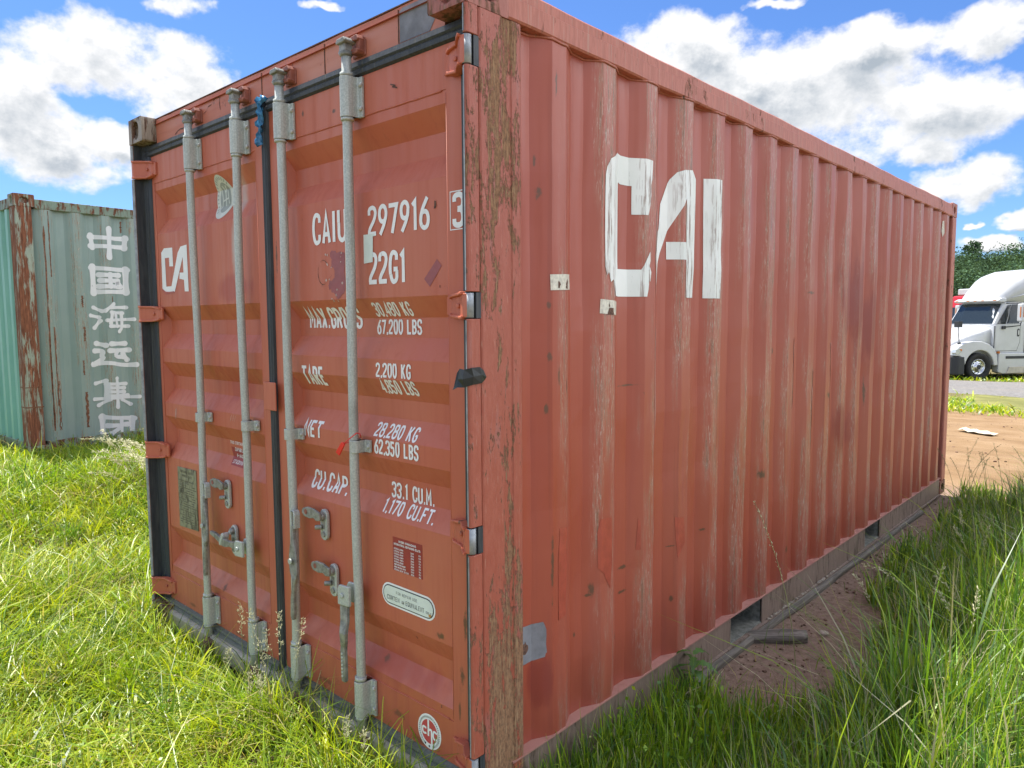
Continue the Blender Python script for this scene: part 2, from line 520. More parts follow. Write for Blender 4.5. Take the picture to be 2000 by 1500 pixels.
w = nt.attr('wear').outputs['Fac']
k = nt.math('MULTIPLY', nt.step(nt.noise(nt.mapping(co, (60, 60, 4)), 1, 6, .7), .52, .6), w)
cb = nt.mix(nt.math('MULTIPLY', k, .8), cb, (.22, .13, .10))
cb = nt.mix(nt.math('MULTIPLY', nt.step(nt.noise(nt.mapping(co, (200, 120, 10)), 1, 4, .6), .66, .7), .5), cb, (.2, .17, .15))
nt.put(p.inputs['Base Color'], cb)
p.inputs['Roughness'].default_value = .5
M_black = simple('black_print', (.02, .022, .025), .5)
M_redstk = simple('dark_red_sticker', (.30, .035, .03), .45)
M_pink = simple('purple_patch', (.31, .088, .09), .55)
M_grey = simple('grey_primer_patch', (.19, .195, .215), .65, 0, .25, 12)
M_whitestk = simple('white_sticker', (.70, .78, .70), .35, 0, .05)
M_cream = simple('scuffed_cream_label', (.62, .60, .50), .5, 0, .2, 60)
M_repaint = simple('fresh_red_touch_up', (.385, .078, .046), .42, 0, .12, 20)
M_scar = simple('rust_scar', (.115, .06, .04), .85, 0, .5, 90)
M_scrapewhite = simple('pale_scrape', (.52, .40, .35), .6, 0, .3, 80)
M_plate = corroded('data_plate', (.24, .235, .15), (.13, .12, .075), (.34, .33, .24), .5, .7, vs=10)
M_plateink = simple('data_plate_ink', (.11, .10, .06), .6)
M_oval = simple('faded_oval_sticker', (.62, .66, .58), .45, 0, .12)
M_ovalgrey = simple('faded_oval_grey', (.30, .34, .30), .5, 0, .15)
M_emred = simple('emblem_red', (.52, .07, .075), .4)
M_tape = simple('black_tape', (.010, .013, .014), .35, 0, .3)
M_blue = simple('blue_plastic', (.025, .15, .30), .3, 0, .35, 50)
M_seal = simple('bright_red_plastic', (.75, .02, .015), .35, 0, .05)
M_timber, nt, p = material('weathered_timber')
co = nt.coord()
gr = nt.noise(nt.mapping(co, (40, 2.5, 40)), 1.2, 6, .65)
c = nt.mix(nt.step(gr, .35, .7), (.10, .085, .068), (.24, .21, .175))
c = nt.mix(nt.step(nt.noise(co, 12, 4), .55, .8), c, (.15, .11, .08))
nt.put(p.inputs['Base Color'], c)
p.inputs['Roughness'].default_value = .9
nt.put(p.inputs['Normal'], nt.bump(gr, .6, .004))

def smooth(t):
    t = np.clip(t, 0, 1)
    return t * t * (3 - 2 * t)


def vnoise(x, y, s, seed=0):
    """value noise, numpy"""
    x = np.asarray(x) / s
    y = np.asarray(y) / s
    xi, yi = np.floor(x).astype(np.int64), np.floor(y).astype(np.int64)
    fx_, fy_ = x - xi, y - yi
    fx_, fy_ = fx_ * fx_ * (3 - 2 * fx_), fy_ * fy_ * (3 - 2 * fy_)

    def h(a, b):
        n = (a * 374761393 + b * 668265263 + seed * 974711) & 0x7fffffff
        n = ((n ^ (n >> 13)) * 1274126177) & 0x7fffffff
        return ((n ^ (n >> 16)) & 0xffff) / 65535.
    return (h(xi, yi) * (1 - fx_) + h(xi + 1, yi) * fx_) * (1 - fy_) + (h(xi, yi + 1) * (1 - fx_) + h(xi + 1, yi + 1) * fx_) * fy_


# ------------------------------------------------------------------ the red container
CX, CW, CL, CH = -1.219, 2.438, 6.058, 2.591
box = thing('shipping_container', 'rust red shipping container with closed doors, four grey locking bars and white side lettering', 'container', (CX, 3.029, 0))

P0, PER, XO, XI = .457, .2806, -.004, -.040


def sprof(y):
    if y < .3124:
        return XI
    u = (y - P0) % PER
    if u < .068:
        return XO + (XI - XO) * u / .068
    if u < .138:
        return XI
    if u < PER - .072:
        return XI + (XO - XI) * (u - .138) / (PER - .072 - .138)
    return XO


def side_breaks(a, b):
    out = [a]
    for k in range(-2, 24):
        for d_ in (0, .068, .138, PER - .072):
            y = P0 + k * PER + d_
            if a + 1e-4 < y < b - 1e-4:
                out.append(y)
    return sorted(out) + [b]


BR = [(2.242, 2.174, 2.103, 2.025), (1.663, 1.594, 1.527, 1.453), (1.384, 1.312, 1.246, 1.175), (1.107, 1.037, .964, .895), (.53, .452, .383, .318)]
DY, DD = .07, .045


def dprof(z):
    for a, b, c_, e in BR:
        if e < z < a:
            if z > b:
                return DY + DD * (a - z) / (a - b)
            if z > c_:
                return DY + DD
            return DY + DD - DD * (c_ - z) / (c_ - e)
    return DY


ZR = [.158, .2] + [round(.27 + .085 * k, 4) for k in range(26)] + [2.44, 2.475]


def dent(y, z):
    a = (vnoise(y, z, .31, 201) - .5) * .008 + (vnoise(y, z, .12, 203) - .5) * .0045
    e = min(1, (z - .158) / .2, (2.475 - z) / .2)
    return float(a) * max(0, e)


def side_panel(x0, sgn, name='side_panel'):
    """corrugated wall; x = x0 + sgn*sprof"""
    ys = []
    br = side_breaks(.236, 5.846)
    for a, b in zip(br[:-1], br[1:]):
        ys += [a]
    ys.append(br[-1])
    zs = ZR
    vs, wear = [], []
    for z in zs:
        for y in ys:
            vs.append((x0 + sgn * (sprof(y) + (dent(y, z) if .3 < y < 5.83 else 0)), y, z))
            u = (y - P0) % PER
            wear.append(1. if (u < .002 or u > PER - .0721) and y > .4 else 0.)
    n = len(ys)
    fs = [(j * n + i, j * n + i + 1, (j + 1) * n + i + 1, (j + 1) * n + i) for j in range(len(zs) - 1) for i in range(n - 1)]
    me = bpy.data.meshes.new(name)
    me.from_pydata(vs, [], fs)
    if sgn < 0:
        me.flip_normals()
    float_attr(me, 'wear', wear)
    return link(name, me, M_side, box)


side = side_panel(0, 1)
side_l = side_panel(-CW, -1)


def hole_face(mb, corners, hole_w, hole_h, depth, round_=True, n=24):
    """A rectangular face (4 corners, CCW seen from outside) with an oval pocket."""
    c0, c1, c2, c3 = [Vector(c) for c in corners]
    ex, ey = (c1 - c0), (c3 - c0)
    lx, ly = ex.length, ey.length
    ex.normalize()
    ey.normalize()
    nrm = ex.cross(ey)
    cen = (c0 + c2) / 2
    r = min(hole_w, hole_h) / 2
    outer, inner = [], []
    for k in range(n):
        a = 2 * PI * (k + .5) / n
        ca, sa = math.cos(a), math.sin(a)
        t = min(lx / 2 / max(abs(ca), 1e-6), ly / 2 / max(abs(sa), 1e-6))
        outer.append(cen + ex * ca * t + ey * sa * t)
        sx_, sy_ = hole_w / 2 - r, hole_h / 2 - r
        inner.append(cen + ex * (math.copysign(sx_, ca) + r * ca) + ey * (math.copysign(sy_, sa) + r * sa))
    deep = [q - nrm * depth for q in inner]
    vs = outer + inner + deep
    fs = []
    for k in range(n):
        k2 = (k + 1) % n
        fs.append((k, k2, n + k2, n + k))
        fs.append((n + k, n + k2, 2 * n + k2, 2 * n + k))
    fs.append(tuple(range(2 * n, 3 * n)))
    # corner triangles
    for c in (c0, c1, c2, c3):
        d_ = sorted(range(n), key=lambda i: (outer[i] - c).length)[:2]
        vs.append(c)
        fs.append((d_[0], d_[1], len(vs) - 1))
    mb.add(vs, fs)


def casting(x0, x1, y0, y1, z0, z1, mat, front, sidex):
    """front: y of the end face carrying a hole (-1 low y, +1 high y), sidex the same for x."""
    mb = MB()
    V = lambda x, y, z: (x, y, z)
    # end faces
    if front < 0:
        hole_face(mb, [V(x0, y0, z0), V(x1, y0, z0), V(x1, y0, z1), V(x0, y0, z1)], .062, .084, .035)
        mb.add([V(x0, y1, z0), V(x1, y1, z0), V(x1, y1, z1), V(x0, y1, z1)], [(3, 2, 1, 0)])
    else:
        hole_face(mb, [V(x1, y1, z0), V(x0, y1, z0), V(x0, y1, z1), V(x1, y1, z1)], .062, .084, .035)
        mb.add([V(x0, y0, z0), V(x1, y0, z0), V(x1, y0, z1), V(x0, y0, z1)], [(0, 1, 2, 3)])
    if sidex > 0:
        hole_face(mb, [V(x1, y0, z0), V(x1, y1, z0), V(x1, y1, z1), V(x1, y0, z1)], .078, .058, .035)
        mb.add([V(x0, y0, z0), V(x0, y1, z0), V(x0, y1, z1), V(x0, y0, z1)], [(3, 2, 1, 0)])
    else:
        hole_face(mb, [V(x0, y1, z0), V(x0, y0, z0), V(x0, y0, z1), V(x0, y1, z1)], .078, .058, .035)
        mb.add([V(x1, y0, z0), V(x1, y1, z0), V(x1, y1, z1), V(x1, y0, z1)], [(0, 1, 2, 3)])
    mb.add([V(x0, y0, z0), V(x1, y0, z0), V(x1, y1, z0), V(x0, y1, z0)], [(3, 2, 1, 0)])
    mb.add([V(x0, y0, z1), V(x1, y0, z1), V(x1, y1, z1), V(x0, y1, z1)], [(0, 1, 2, 3)])
    return mb.build('corner_casting', mat, box, bevel=.009)


for zz in (0, 1):
    z0, z1 = (0., .118) if zz == 0 else (CH - .118, CH)
    casting(-.162, 0, 0, .178, z0, z1, M_castred, -1, 1)
    casting(-CW, -CW + .162, 0, .178, z0, z1, M_cast, -1, -1)
    casting(-.162, 0, CL - .178, CL, z0, z1, M_castred, 1, 1)
    casting(-CW, -CW + .162, CL - .178, CL, z0, z1, M_castred, 1, -1)

HZ = [(.158, .246), (.883, .968), (1.588, 1.667), (2.304, 2.391)]   # hinge cut-outs


def mir(poly):
    return [(-CW - x, y) for x, y in poly]


for sx in (1, -1):
    m_ = (lambda q: q) if sx > 0 else mir
    mb = MB()
    mb.prism(m_([(-.055, .076), (-.0203, .074), (-.0203, .052), (-.004, .052), (-.0005, .058), (-.0005, .146), (-.005, .150), (-.005, .186), (-.0005, .190), (-.0005, .224), (-.006, .236), (-.055, .236)]), .118, CH - .118, 'z')
    post = mb.build('corner_post', M_post, box, bevel=.002)
    float_attr(post.data, 'wear', [1. if .14 < v_.co.y < .2 else 0.25 for v_ in post.data.vertices])
    # outer bar of the post, cut away at each hinge
    zs = [.118] + [q for h in HZ for q in h] + [CH - .118]
    for a, b in zip(zs[0::2], zs[1::2]):
        if b - a > .02:
            mb = MB()
            mb.prism(m_([(-.020, .0065), (-.016, .002), (-.008, .0), (-.003, .003), (-.0002, .010), (-.0002, .044), (-.004, .0505), (-.014, .0505), (-.014, .012), (-.020, .012)]), a, b, 'z')
            mb.build('post_bar', M_post, post, bevel=.002)
            mb = MB()
            mb.prism(m_([(-.0205, .0058), (-.0165, .0012), (-.0105, -.0012), (-.0105, .0008), (-.016, .0045), (-.0205, .0085)]), a + .004, b - .004, 'z')
            mb.build('bare_edge', M_bare, post)
    for a, b in HZ:
        mb = MB()
        xx = -.014 if sx > 0 else -CW + .014
        mb.tube([(xx, .015, a + .004), (xx, .015, b - .004)], .0135, 16)
        mb.build('hinge_pin', M_bare, post)
        mb = MB()
        mb.prism(m_([(-.004, .0302), (-.0012, .0302), (-.0012, .0505), (-.004, .0505)]), a + .002, b - .002, 'z')
        mb.build('hinge_slot', M_rubber, post)
# rear posts
for x0 in (-.16, -CW):
    mb = MB()
    if x0 > -1:
        mb.prism([(-.16, CL - .212), (-.10, CL - .212), (-.10, CL - .135), (0, CL - .135), (0, CL - .002), (-.16, CL - .002)], .118, CH - .118, 'z')
    else:
        mb.prism([(x0, CL - .135), (x0 + .1, CL - .135), (x0 + .1, CL - .212), (x0 + .16, CL - .212), (x0 + .16, CL - .002), (x0, CL - .002)], .118, CH - .118, 'z')
    mb.build('corner_post', M_rail, box, bevel=.012)
# rear wall
mb = MB()
xs = np.linspace(-CW + .16, -.16, 37)
vs = [(x, CL - .02 - (.03 if (i // 2) % 2 else 0), z) for z in (.118, CH - .06) for i, x in enumerate(xs)]
mb.add(vs, [(i, i + 1, 37 + i + 1, 37 + i) for i in range(36)])
mb.build('end_panel', M_side, box)
mb = MB().box(-CW + .162, -.162, CL - .06, CL - .003, CH - .1, CH - .02)
mb.build('end_rail', M_rail, box, bevel=.004)
# top rails with the wavy weld line
for sx in (1, -1):
    mb = MB()
    q = [(-.062, CH - .012), (-.062, CH - .112), (-.05, CH - .116), (-.006, CH - .116), (-.0006, CH - .110), (-.0006, CH - .052), (-.004, CH - .049), (-.004, CH - .02), (-.012, CH - .012)]
    n_ = 60
    ysr = np.linspace(.178, CL - .178, n_)
    vs = []
    for j, y in enumerate(ysr):
        wob = .0010 * math.sin(j * 1.3) + .0011 * math.sin(j * .37 + 1)
        for x, z in q:
            X = x + wob * .6
            vs.append((X if sx > 0 else -CW - X, y, z + wob))
    m_n = len(q)
    fs = [(j * m_n + k, j * m_n + (k + 1) % m_n, (j + 1) * m_n + (k + 1) % m_n, (j + 1) * m_n + k) for j in range(n_ - 1) for k in range(m_n)]
    fs += [tuple(range(m_n)), tuple(range((n_ - 1) * m_n, n_ * m_n))]
    mb.add(vs, fs)
    mb.build('top_rail', M_rail, box)
    # weld bead follows the corrugation under the rail
    pts = []
    br = side_breaks(.25, 5.84)
    for y in np.linspace(.25, 5.84, 420):
        X = sprof(y) + .002
        pts.append((X if sx > 0 else -CW - X, y, CH - .118 + .002 * math.sin(y * 40)))
    MB().tube(pts, .0042, 5).build('weld_bead', M_rail, box)
# roof
mb = MB()
ysr = np.linspace(.06, CL - .06, 60)
vs = [(x, y, CH - .035 + (.02 if (j // 2) % 2 and -CW + .1 < x < -.1 else 0)) for j, y in enumerate(ysr) for x in (-CW + .06, -CW + .13, -.13, -.06)]
mb.add(vs, [(j * 4 + k, j * 4 + k + 1, (j + 1) * 4 + k + 1, (j + 1) * 4 + k) for j in range(59) for k in range(3)])
mb.build('roof_panel', M_side, box)
# header, bumpy along its top lip
mb = MB()
n_ = 40
xs = np.linspace(-CW + .163, -.163, n_)
q = [(.07, 2.464), (.0695, 2.50), (.0695, 2.54), (.0702, 2.581), (.074, 2.5835), (.14, 2.5835), (.14, 2.464)]
vs = []
for i, x in enumerate(xs):
    b = -.005 * math.exp(-((x + 2.13) / .03) ** 2) + .0012 * math.sin(i * .9)
    vs += [(x, y, z + (b if z > 2.57 else 0)) for y, z in q]
fs = [(i * 7 + k, i * 7 + (k + 1) % 7, (i + 1) * 7 + (k + 1) % 7, (i + 1) * 7 + k) for i in range(n_ - 1) for k in range(7)]
fs += [tuple(range(7)), tuple(range((n_ - 1) * 7, n_ * 7))]
mb.add(vs, fs)
header = mb.build('header', M_head, box)
MB().box(-CW + .165, -.165, .067, .08, 2.5837, 2.5867).build('header_lip', M_boltrust, header)
MB().add([(-.375, .0685, 2.47), (-.375, .0685, 2.566), (-.36, .0685, 2.574), (-.215, .0685, 2.574), (-.205, .0685, 2.5), (-.23, .0685, 2.47)], [(0, 1, 2, 3, 4, 5)]).build('grey_patch', M_grey, header)


def crack(pts, parent, mat, y, w=.004, name='scrape'):
    mb = MB()
    vs, fs = [], []
    for i, (x, z) in enumerate(pts):
        ww = w * random.uniform(.4, 1.2)
        vs += [(x - ww * .5, y, z - ww * .5), (x + ww * .5, y, z + ww * .5)]
    fs = [(2 * i, 2 * i + 1, 2 * i + 3, 2 * i + 2) for i in range(len(pts) - 1)]
    return mb.add(vs, fs).build(name, mat, parent, fix=False)


crack([(-1.76, 2.512), (-1.73, 2.52), (-1.71, 2.535), (-1.68, 2.537), (-1.66, 2.552), (-1.63, 2.557), (-1.60, 2.553), (-1.605, 2.53), (-1.60, 2.50)], header, M_scar, .0683, .006)
crack([(-2.06, 2.475), (-2.03, 2.486), (-2.0, 2.49), (-1.97, 2.487), (-1.945, 2.497), (-1.94, 2.482)], header, M_scar, .0683, .009)
for x in (-1.245, -.80, -.382):
    MB().box(x, x + .0035, .0675, .0705, 2.47, 2.573).build('seam', M_scar, header)
# door sill
mb = MB()
mb.prism([(.028, .0), (.02, .012), (.02, .088), (.034, .098), (.13, .108), (.13, .0)], -CW + .163, -.163, 'x')
sill = mb.build('door_sill', M_sill, box, bevel=.003)
# bottom rails: channel with fork pockets
PK = [(1.747, 2.108), (3.784, 4.118)]
for sx in (1, -1):
    fxm = (lambda x: x) if sx > 0 else (lambda x: -CW - x)

    def bx(mb, xa, xb, *r):
        a, b = sorted((fxm(xa), fxm(xb)))
        mb.box(a, b, *r)
    mb = MB()
    segs = [(.178, PK[0][0]), (PK[0][1], PK[1][0]), (PK[1][1], CL - .178)]
    for a, b in segs:
        bx(mb, -.014, -.008, a, b, .008, .152)
    bx(mb, -.055, -.0415, .178, CL - .178, .152, .1585)
    br = bottom = mb.build('bottom_rail', M_brail, box)
    mb = MB()
    bx(mb, -.06, .0015, .178, CL - .178, .1525, .1578)
    mb.build('upper_flange', M_flange, bottom)
    mb = MB()
    bx(mb, -.05, .006, .178, CL - .178, .0, .0075)
    mb.build('lower_flange', M_brail, bottom)
    for a, b in PK:
        mb = MB()
        bx(mb, -.5, -.012, a, b, .009, .014)
        bx(mb, -.5, -.02, a - .004, a + .001, .014, .15)
        bx(mb, -.5, -.02, b - .001, b + .004, .014, .15)
        mb.build('fork_pocket', M_galvdark, bottom)
# floor underside closes the box
MB().box(-CW + .06, -.06, .14, CL - .06, .12, .15).build('floor_deck', M_timber, box)

# ---- doors
XB = -CW


def door(x0, x1, xa, xb, name='door'):
    mb = MB()
    # corrugated centre
    zs = [2.282]
    for a, b, c_, e in BR:
        zs += [a, b, c_, e]
    zs.append(.28)
    ins = .018
    vs = []
    for z in zs:
        y = dprof(z)
        k = ins * (y - DY) / DD
        vs += [(xa + k, y, z), (xb - k, y, z)]
    mb.add(vs, [(2 * i, 2 * i + 1, 2 * i + 3, 2 * i + 2) for i in range(len(zs) - 1)])
    for a, b, c_, e in BR:
        for X, s in ((xa, 1), (xb, -1)):
            mb.add([(X, DY, a), (X + s * ins, DY + DD, b), (X + s * ins, DY + DD, c_), (X, DY, e)], [(0, 1, 2, 3)])
    # frame
    for X0, X1 in ((x0, xa), (xb, x1)):
        mb.box(X0, X1, DY - .0025, DY + .05, .13, 2.415)
    mb.box(xa, xb, DY - .0025, DY + .05, 2.282, 2.415)
    mb.box(xa, xb, DY - .0025, DY + .05, .13, .28)
    d = mb.build(name, M_door, box, fix=True)
    # weld beads
    for z in (2.280, .281):
        mb = MB()
        mb.tube([(xa + .004, DY - .001, z)] + [(x, DY - .001 + random.uniform(-.0006, .0006), z + random.uniform(-.001, .001)) for x in np.linspace(xa + .02, xb - .02, 24)], .0028, 6)
        mb.build('weld_bead', M_door, d)
    for X in (xa, xb):
        MB().tube([(X, DY - .002, .29), (X, DY - .002, 2.27)], .0016, 5).build('weld_bead', M_door, d)
    return d


door_l = door(-2.405, -1.243, -2.322, -1.312)
door_r = door(-1.195, -.033, -1.105, -.160)
# gaskets
for d, x0, x1, xg0, xg1 in ((door_l, -2.418, -1.243, -2.418, -2.338), (door_r, -1.195, -.020, -.085, -.020)):
    mb = MB()
    mb.prism([(.0665, 2.412), (.056, 2.418), (.0545, 2.43), (.060, 2.437), (.0545, 2.444), (.058, 2.462), (.072, 2.463), (.1, 2.463), (.1, 2.412)], x0, x1, 'x')
    mb.build('gasket', M_rubber, d)
    mb = MB()
    mb.prism([(.0665, .134), (.054, .128), (.05, .118), (.055, .112), (.045, .106), (.04, .0985), (.08, .0985), (.1, .134)], x0, x1, 'x')
    mb.build('gasket', M_rubberg, d)
# side gaskets: strip facing out and the liner of the post
for d, s in ((door_l, 1), (door_r, -1)):
    F = (lambda x: x) if s > 0 else (lambda x: -CW - x)
    mb = MB()
    mb.prism([(F(-2.4165), .010), (F(-2.4135), .010), (F(-2.4125), .052), (F(-2.404), .058), (F(-2.396), .056), (F(-2.388), .061), (F(-2.372), .0565), (F(-2.352), .061), (F(-2.3475), .0665), (F(-2.4165), .0665)], .13, 2.47, 'z')
    mb.build('gasket', M_rubber, d)
mb = MB()
mb.prism([(-1.2435, .071), (-1.240, .058), (-1.232, .052), (-1.224, .0555), (-1.219, .053), (-1.208, .051), (-1.199, .058), (-1.1945, .071), (-1.21, .1), (-1.23, .1)], .112, 2.43, 'z')
mb.build('gasket', M_rubber, door_r)
mb = MB()
mb.box(-1.262, -1.168, .04, .046, 1.222, 1.338)
mb.box(-1.262, -1.255, .046, .0665, 1.222, 1.338)
mb.build('lap_plate', M_door, door_r, bevel=.004)


def hinge(z0, z1, s, d):
    F = (lambda x: x) if s > 0 else (lambda x: -CW - x)
    zc = (z0 + z1) / 2
    h = (z1 - z0) / 2 - .004
    mb = MB()
    # plan section of the blade, extruded to the blade outline
    xs = [-.010, -.028, -.05, -.085, -.125, -.138]
    ys = [.001, .001, .016, .046, .052, .058]
    hh = [h, h, h * 1.0, h * .98, h * .86, h * .72]
    vs = []
    for x, y, q in zip(xs, ys, hh):
        vs += [(F(x), y, zc - q), (F(x), y, zc + q), (F(x), y + .014, zc + q), (F(x), y + .014, zc - q)]
    n = len(xs)
    fs = [(4 * i + k, 4 * i + (k + 1) % 4, 4 * i + 4 + (k + 1) % 4, 4 * i + 4 + k) for i in range(n - 1) for k in range(4)]
    fs += [(0, 1, 2, 3), tuple(4 * (n - 1) + k for k in range(4))]
    mb.add(vs, fs)
    for sg in (-1, 1):       # raised ribs top and bottom
        vs = []
        for x, y, q in zip(xs[1:], ys[1:], hh[1:]):
            zz = zc + sg * q
            vs += [(F(x), y - .010, zz - .005), (F(x), y - .010, zz + .005), (F(x), y + .018, zz + .005), (F(x), y + .018, zz - .005)]
        n2 = n - 1
        fs = [(4 * i + k, 4 * i + (k + 1) % 4, 4 * i + 4 + (k + 1) % 4, 4 * i + 4 + k) for i in range(n2 - 1) for k in range(4)]
        fs += [(0, 1, 2, 3), tuple(4 * (n2 - 1) + k for k in range(4))]
        mb.add(vs, fs)
    # cast mark
    mb.tube([(F(-.092), .0465, zc), (F(-.092), .040, zc)], .008, 12)
    mb.box(min(F(-.158), F(-.13)), max(F(-.158), F(-.13)), .058, .0685, zc - h * .8, zc + h * .8)
    return mb.build('hinge', M_door, d, bevel=.003)


for a, b in HZ:
    hinge(a, b, 1, door_r)
    hinge(a, b, -1, door_l)

# ---- locking bars
RODS = [(-1.829, door_l), (-1.392, door_l), (-1.046, door_r), (-.611, door_r)]
RY = .028


def bracket(xc, z0, z1, small=False):
    mb = MB()
    fl = .046
    r = .0245 if not small else .0215
    pts = []
    for k in range(9):
        a = PI + PI * k / 8
        pts.append((xc + r * math.cos(a), RY + r * math.sin(a)))
    outer = [(xc - r, .066)] + pts + [(xc + r, .052), (xc + r + .004, .056), (xc + fl, .056), (xc + fl, .066)]
    inner = [(xc + r - .004, .066), (xc + r - .004, RY)] + [(xc + (r - .004) * math.cos(PI * 2 - PI * k / 8), RY + (r - .004) * math.sin(PI * 2 - PI * k / 8)) for k in range(9)] + [(xc - r + .004, .066)]
    mb.prism(outer + inner, z0, z1, 'z', smooth=False)
    b = mb.build('bearing_bracket', M_galv, None, bevel=.003)
    return b


for i, (xc, dd) in enumerate(RODS):
    mb = MB()
    bow = (.007, -.009, .006, -.005)[i]
    path = [(xc + bow * math.sin(PI * (z - .06) / 2.44) + .0025 * math.sin(z * 5.3 + i * 2), RY - .002 * math.sin(z * 3.7 + i), z) for z in np.linspace(.055, 2.50, 14)]
    mb.tube(path, .0168, 20)
    for z0, z1, r in ((2.262, 2.272, .0225), (2.408, 2.42, .0225), (.284, .300, .0215), (.138, .149, .0215)):
        mb.tube([(xc, RY, z0), (xc, RY, z1)], r, 18)
    bar = mb.build('locking_bar', M_galv, box)
    for z0, z1, small in ((2.273, 2.407, False), (1.121, 1.165, True), (.150, .283, False)):
        b = bracket(xc, z0, z1, small)
        b.parent = bar
        b.name = 'bearing_bracket'
        if not small:
            bz = [z0 + .028, z1 - .028]
        else:
            bz = [(z0 + z1) / 2]
        for z in bz:
            MB().tube([(xc + .040, .057, z), (xc + .040, .0505, z), (xc + .040, .047, z)], [.0085, .0085, .005], 10, smooth=False).build('rivet', M_galv, bar)
    # cams
    for top in (1, -1):
        zc = 2.502 if top > 0 else .062
        mb = MB()
        t = top
        zs = lambda a: zc + t * a
        mb.tube([(xc, RY, zs(-.03)), (xc, RY, zs(-.018)), (xc, RY, zs(-.014))], [.019, .026, .026], 14)
        mb.prism([(xc - .019, zs(-.016)), (xc + .019, zs(-.016)), (xc + .017, zs(.006)), (xc + .024, zs(.022)), (xc + .006, zs(.026)), (xc - .022, zs(.024)), (xc - .024, zs(.014)), (xc - .016, zs(.004))], RY - .017, RY + .017, 'y')
        mb.prism([(xc - .026, zs(.012)), (xc - .018, zs(.026)), (xc + .022, zs(.028)), (xc + .03, zs(.016)), (xc + .022, zs(.010)), (xc - .016, zs(.008))], RY - .026, RY + .024, 'y')
        mb.build('cam_head', M_galvdark if top > 0 else M_boltrust, bar, bevel=.004)
        yk = .0695 if top > 0 else .0205
        mb = MB()
        for sz in (-1, 1):
            q = [(xc + .014, zs(.006 + sz * .022 - .007)), (xc + .050, zs(.004 + sz * .020 - .008)), (xc + .058, zs(.004 + sz * .018)), (xc + .048, zs(.006 + sz * .022 + .009)), (xc + .012, zs(.008 + sz * .020 + .006))]
            mb.prism(q, yk - .034, yk, 'y')
        mb.prism([(xc + .034, zs(-.02)), (xc + .054, zs(-.018)), (xc + .056, zs(.026)), (xc + .036, zs(.028))], yk - .026, yk - .001, 'y')
        mb.box(xc - .012, xc + .06, yk - .006, yk + .0005, zc - .026, zc + .026)
        mb.build('cam_keeper', M_camred if top > 0 else M_boltrust, header if top > 0 else sill, bevel=.003)
    RODS[i] = (xc, dd, bar)


def blade(poly, y0, y1, name, mat, parent, bevel=.003):
    return MB().prism(poly, y0, y1, 'y').build(name, mat, parent, bevel=bevel)


def lever_hanging(xc, zt, bar, dy=.026):
    """flat handle folded down along its bar: loop, waisted twist, round grip"""
    mb = MB()
    # clevis loop
    lo = [(xc - .014, zt - .075), (xc - .017, zt - .02), (xc - .012, zt - .004), (xc, zt), (xc + .012, zt - .004), (xc + .017, zt - .02), (xc + .014, zt - .075)]
    li = [(x * .45 + xc * .55, z * .9 + (zt - .05) * .1) for x, z in lo][::-1]
    mb.prism(lo + li, -.022 + dy, .006 + dy, 'y')
    loop = mb.build('handle_clevis', M_galv, bar, bevel=.004)
    mb = MB()
    prof = [(0, .005, 0), (.03, .005, 0), (.07, .011, .002), (.115, .0235, .004), (.15, .026, .006), (.185, .024, .012), (.21, .011, .02), (.235, .006, .014), (.29, .009, .004), (.36, .010, .0), (.38, .006, 0)]
    vs = []
    for dz, hw, dx in prof:
        z = zt - .06 - dz
        yy = -.016 + dy - .012 * min(1, dz / .2)
        th = .006 if hw > .012 else .009
        vs += [(xc + dx - hw, yy - th, z), (xc + dx + hw, yy - th * .6, z), (xc + dx + hw, yy + th, z), (xc + dx - hw, yy + th, z)]
    n = len(prof)
    fs = [(4 * i + k, 4 * i + (k + 1) % 4, 4 * i + 4 + (k + 1) % 4, 4 * i + 4 + k) for i in range(n - 1) for k in range(4)]
    fs += [(0, 1, 2, 3), tuple(4 * (n - 1) + k for k in range(4))]
    mb.add(vs, fs)
    h = mb.build('handle', M_galvdark, bar, bevel=.003)
    MB().tube([(xc + .004, -.034 + dy, zt - .2), (xc + .004, -.042 + dy, zt - .2)], .011, 14).build('handle_boss', M_galv, bar)


lever_hanging(-1.776, .845, RODS[0][2])
lever_hanging(-1.010, .848, RODS[2][2])


def hub(xr, z0, z1, bar):
    mb = MB()
    mb.prism([(xr - .085, z0), (xr - .015, z0 + .006), (xr - .015, z1), (xr - .075, z1 - .004), (xr - .086, z1 - .02)], -.006, .006, 'y')
    mb.prism([(xr - .085, z0), (xr - .015, z0 + .006), (xr - .015, z1), (xr - .075, z1 - .004), (xr - .086, z1 - .02)], .034, .044, 'y')
    mb.tube([(xr - .055, -.006, (z0 + z1) / 2), (xr - .055, -.013, (z0 + z1) / 2)], .011, 6, smooth=False)
    mb.build('handle_hub', M_galv, bar, bevel=.003)


hub(-.611, .556, .635, RODS[3][2])
hub(-1.392, .566, .640, RODS[1][2])
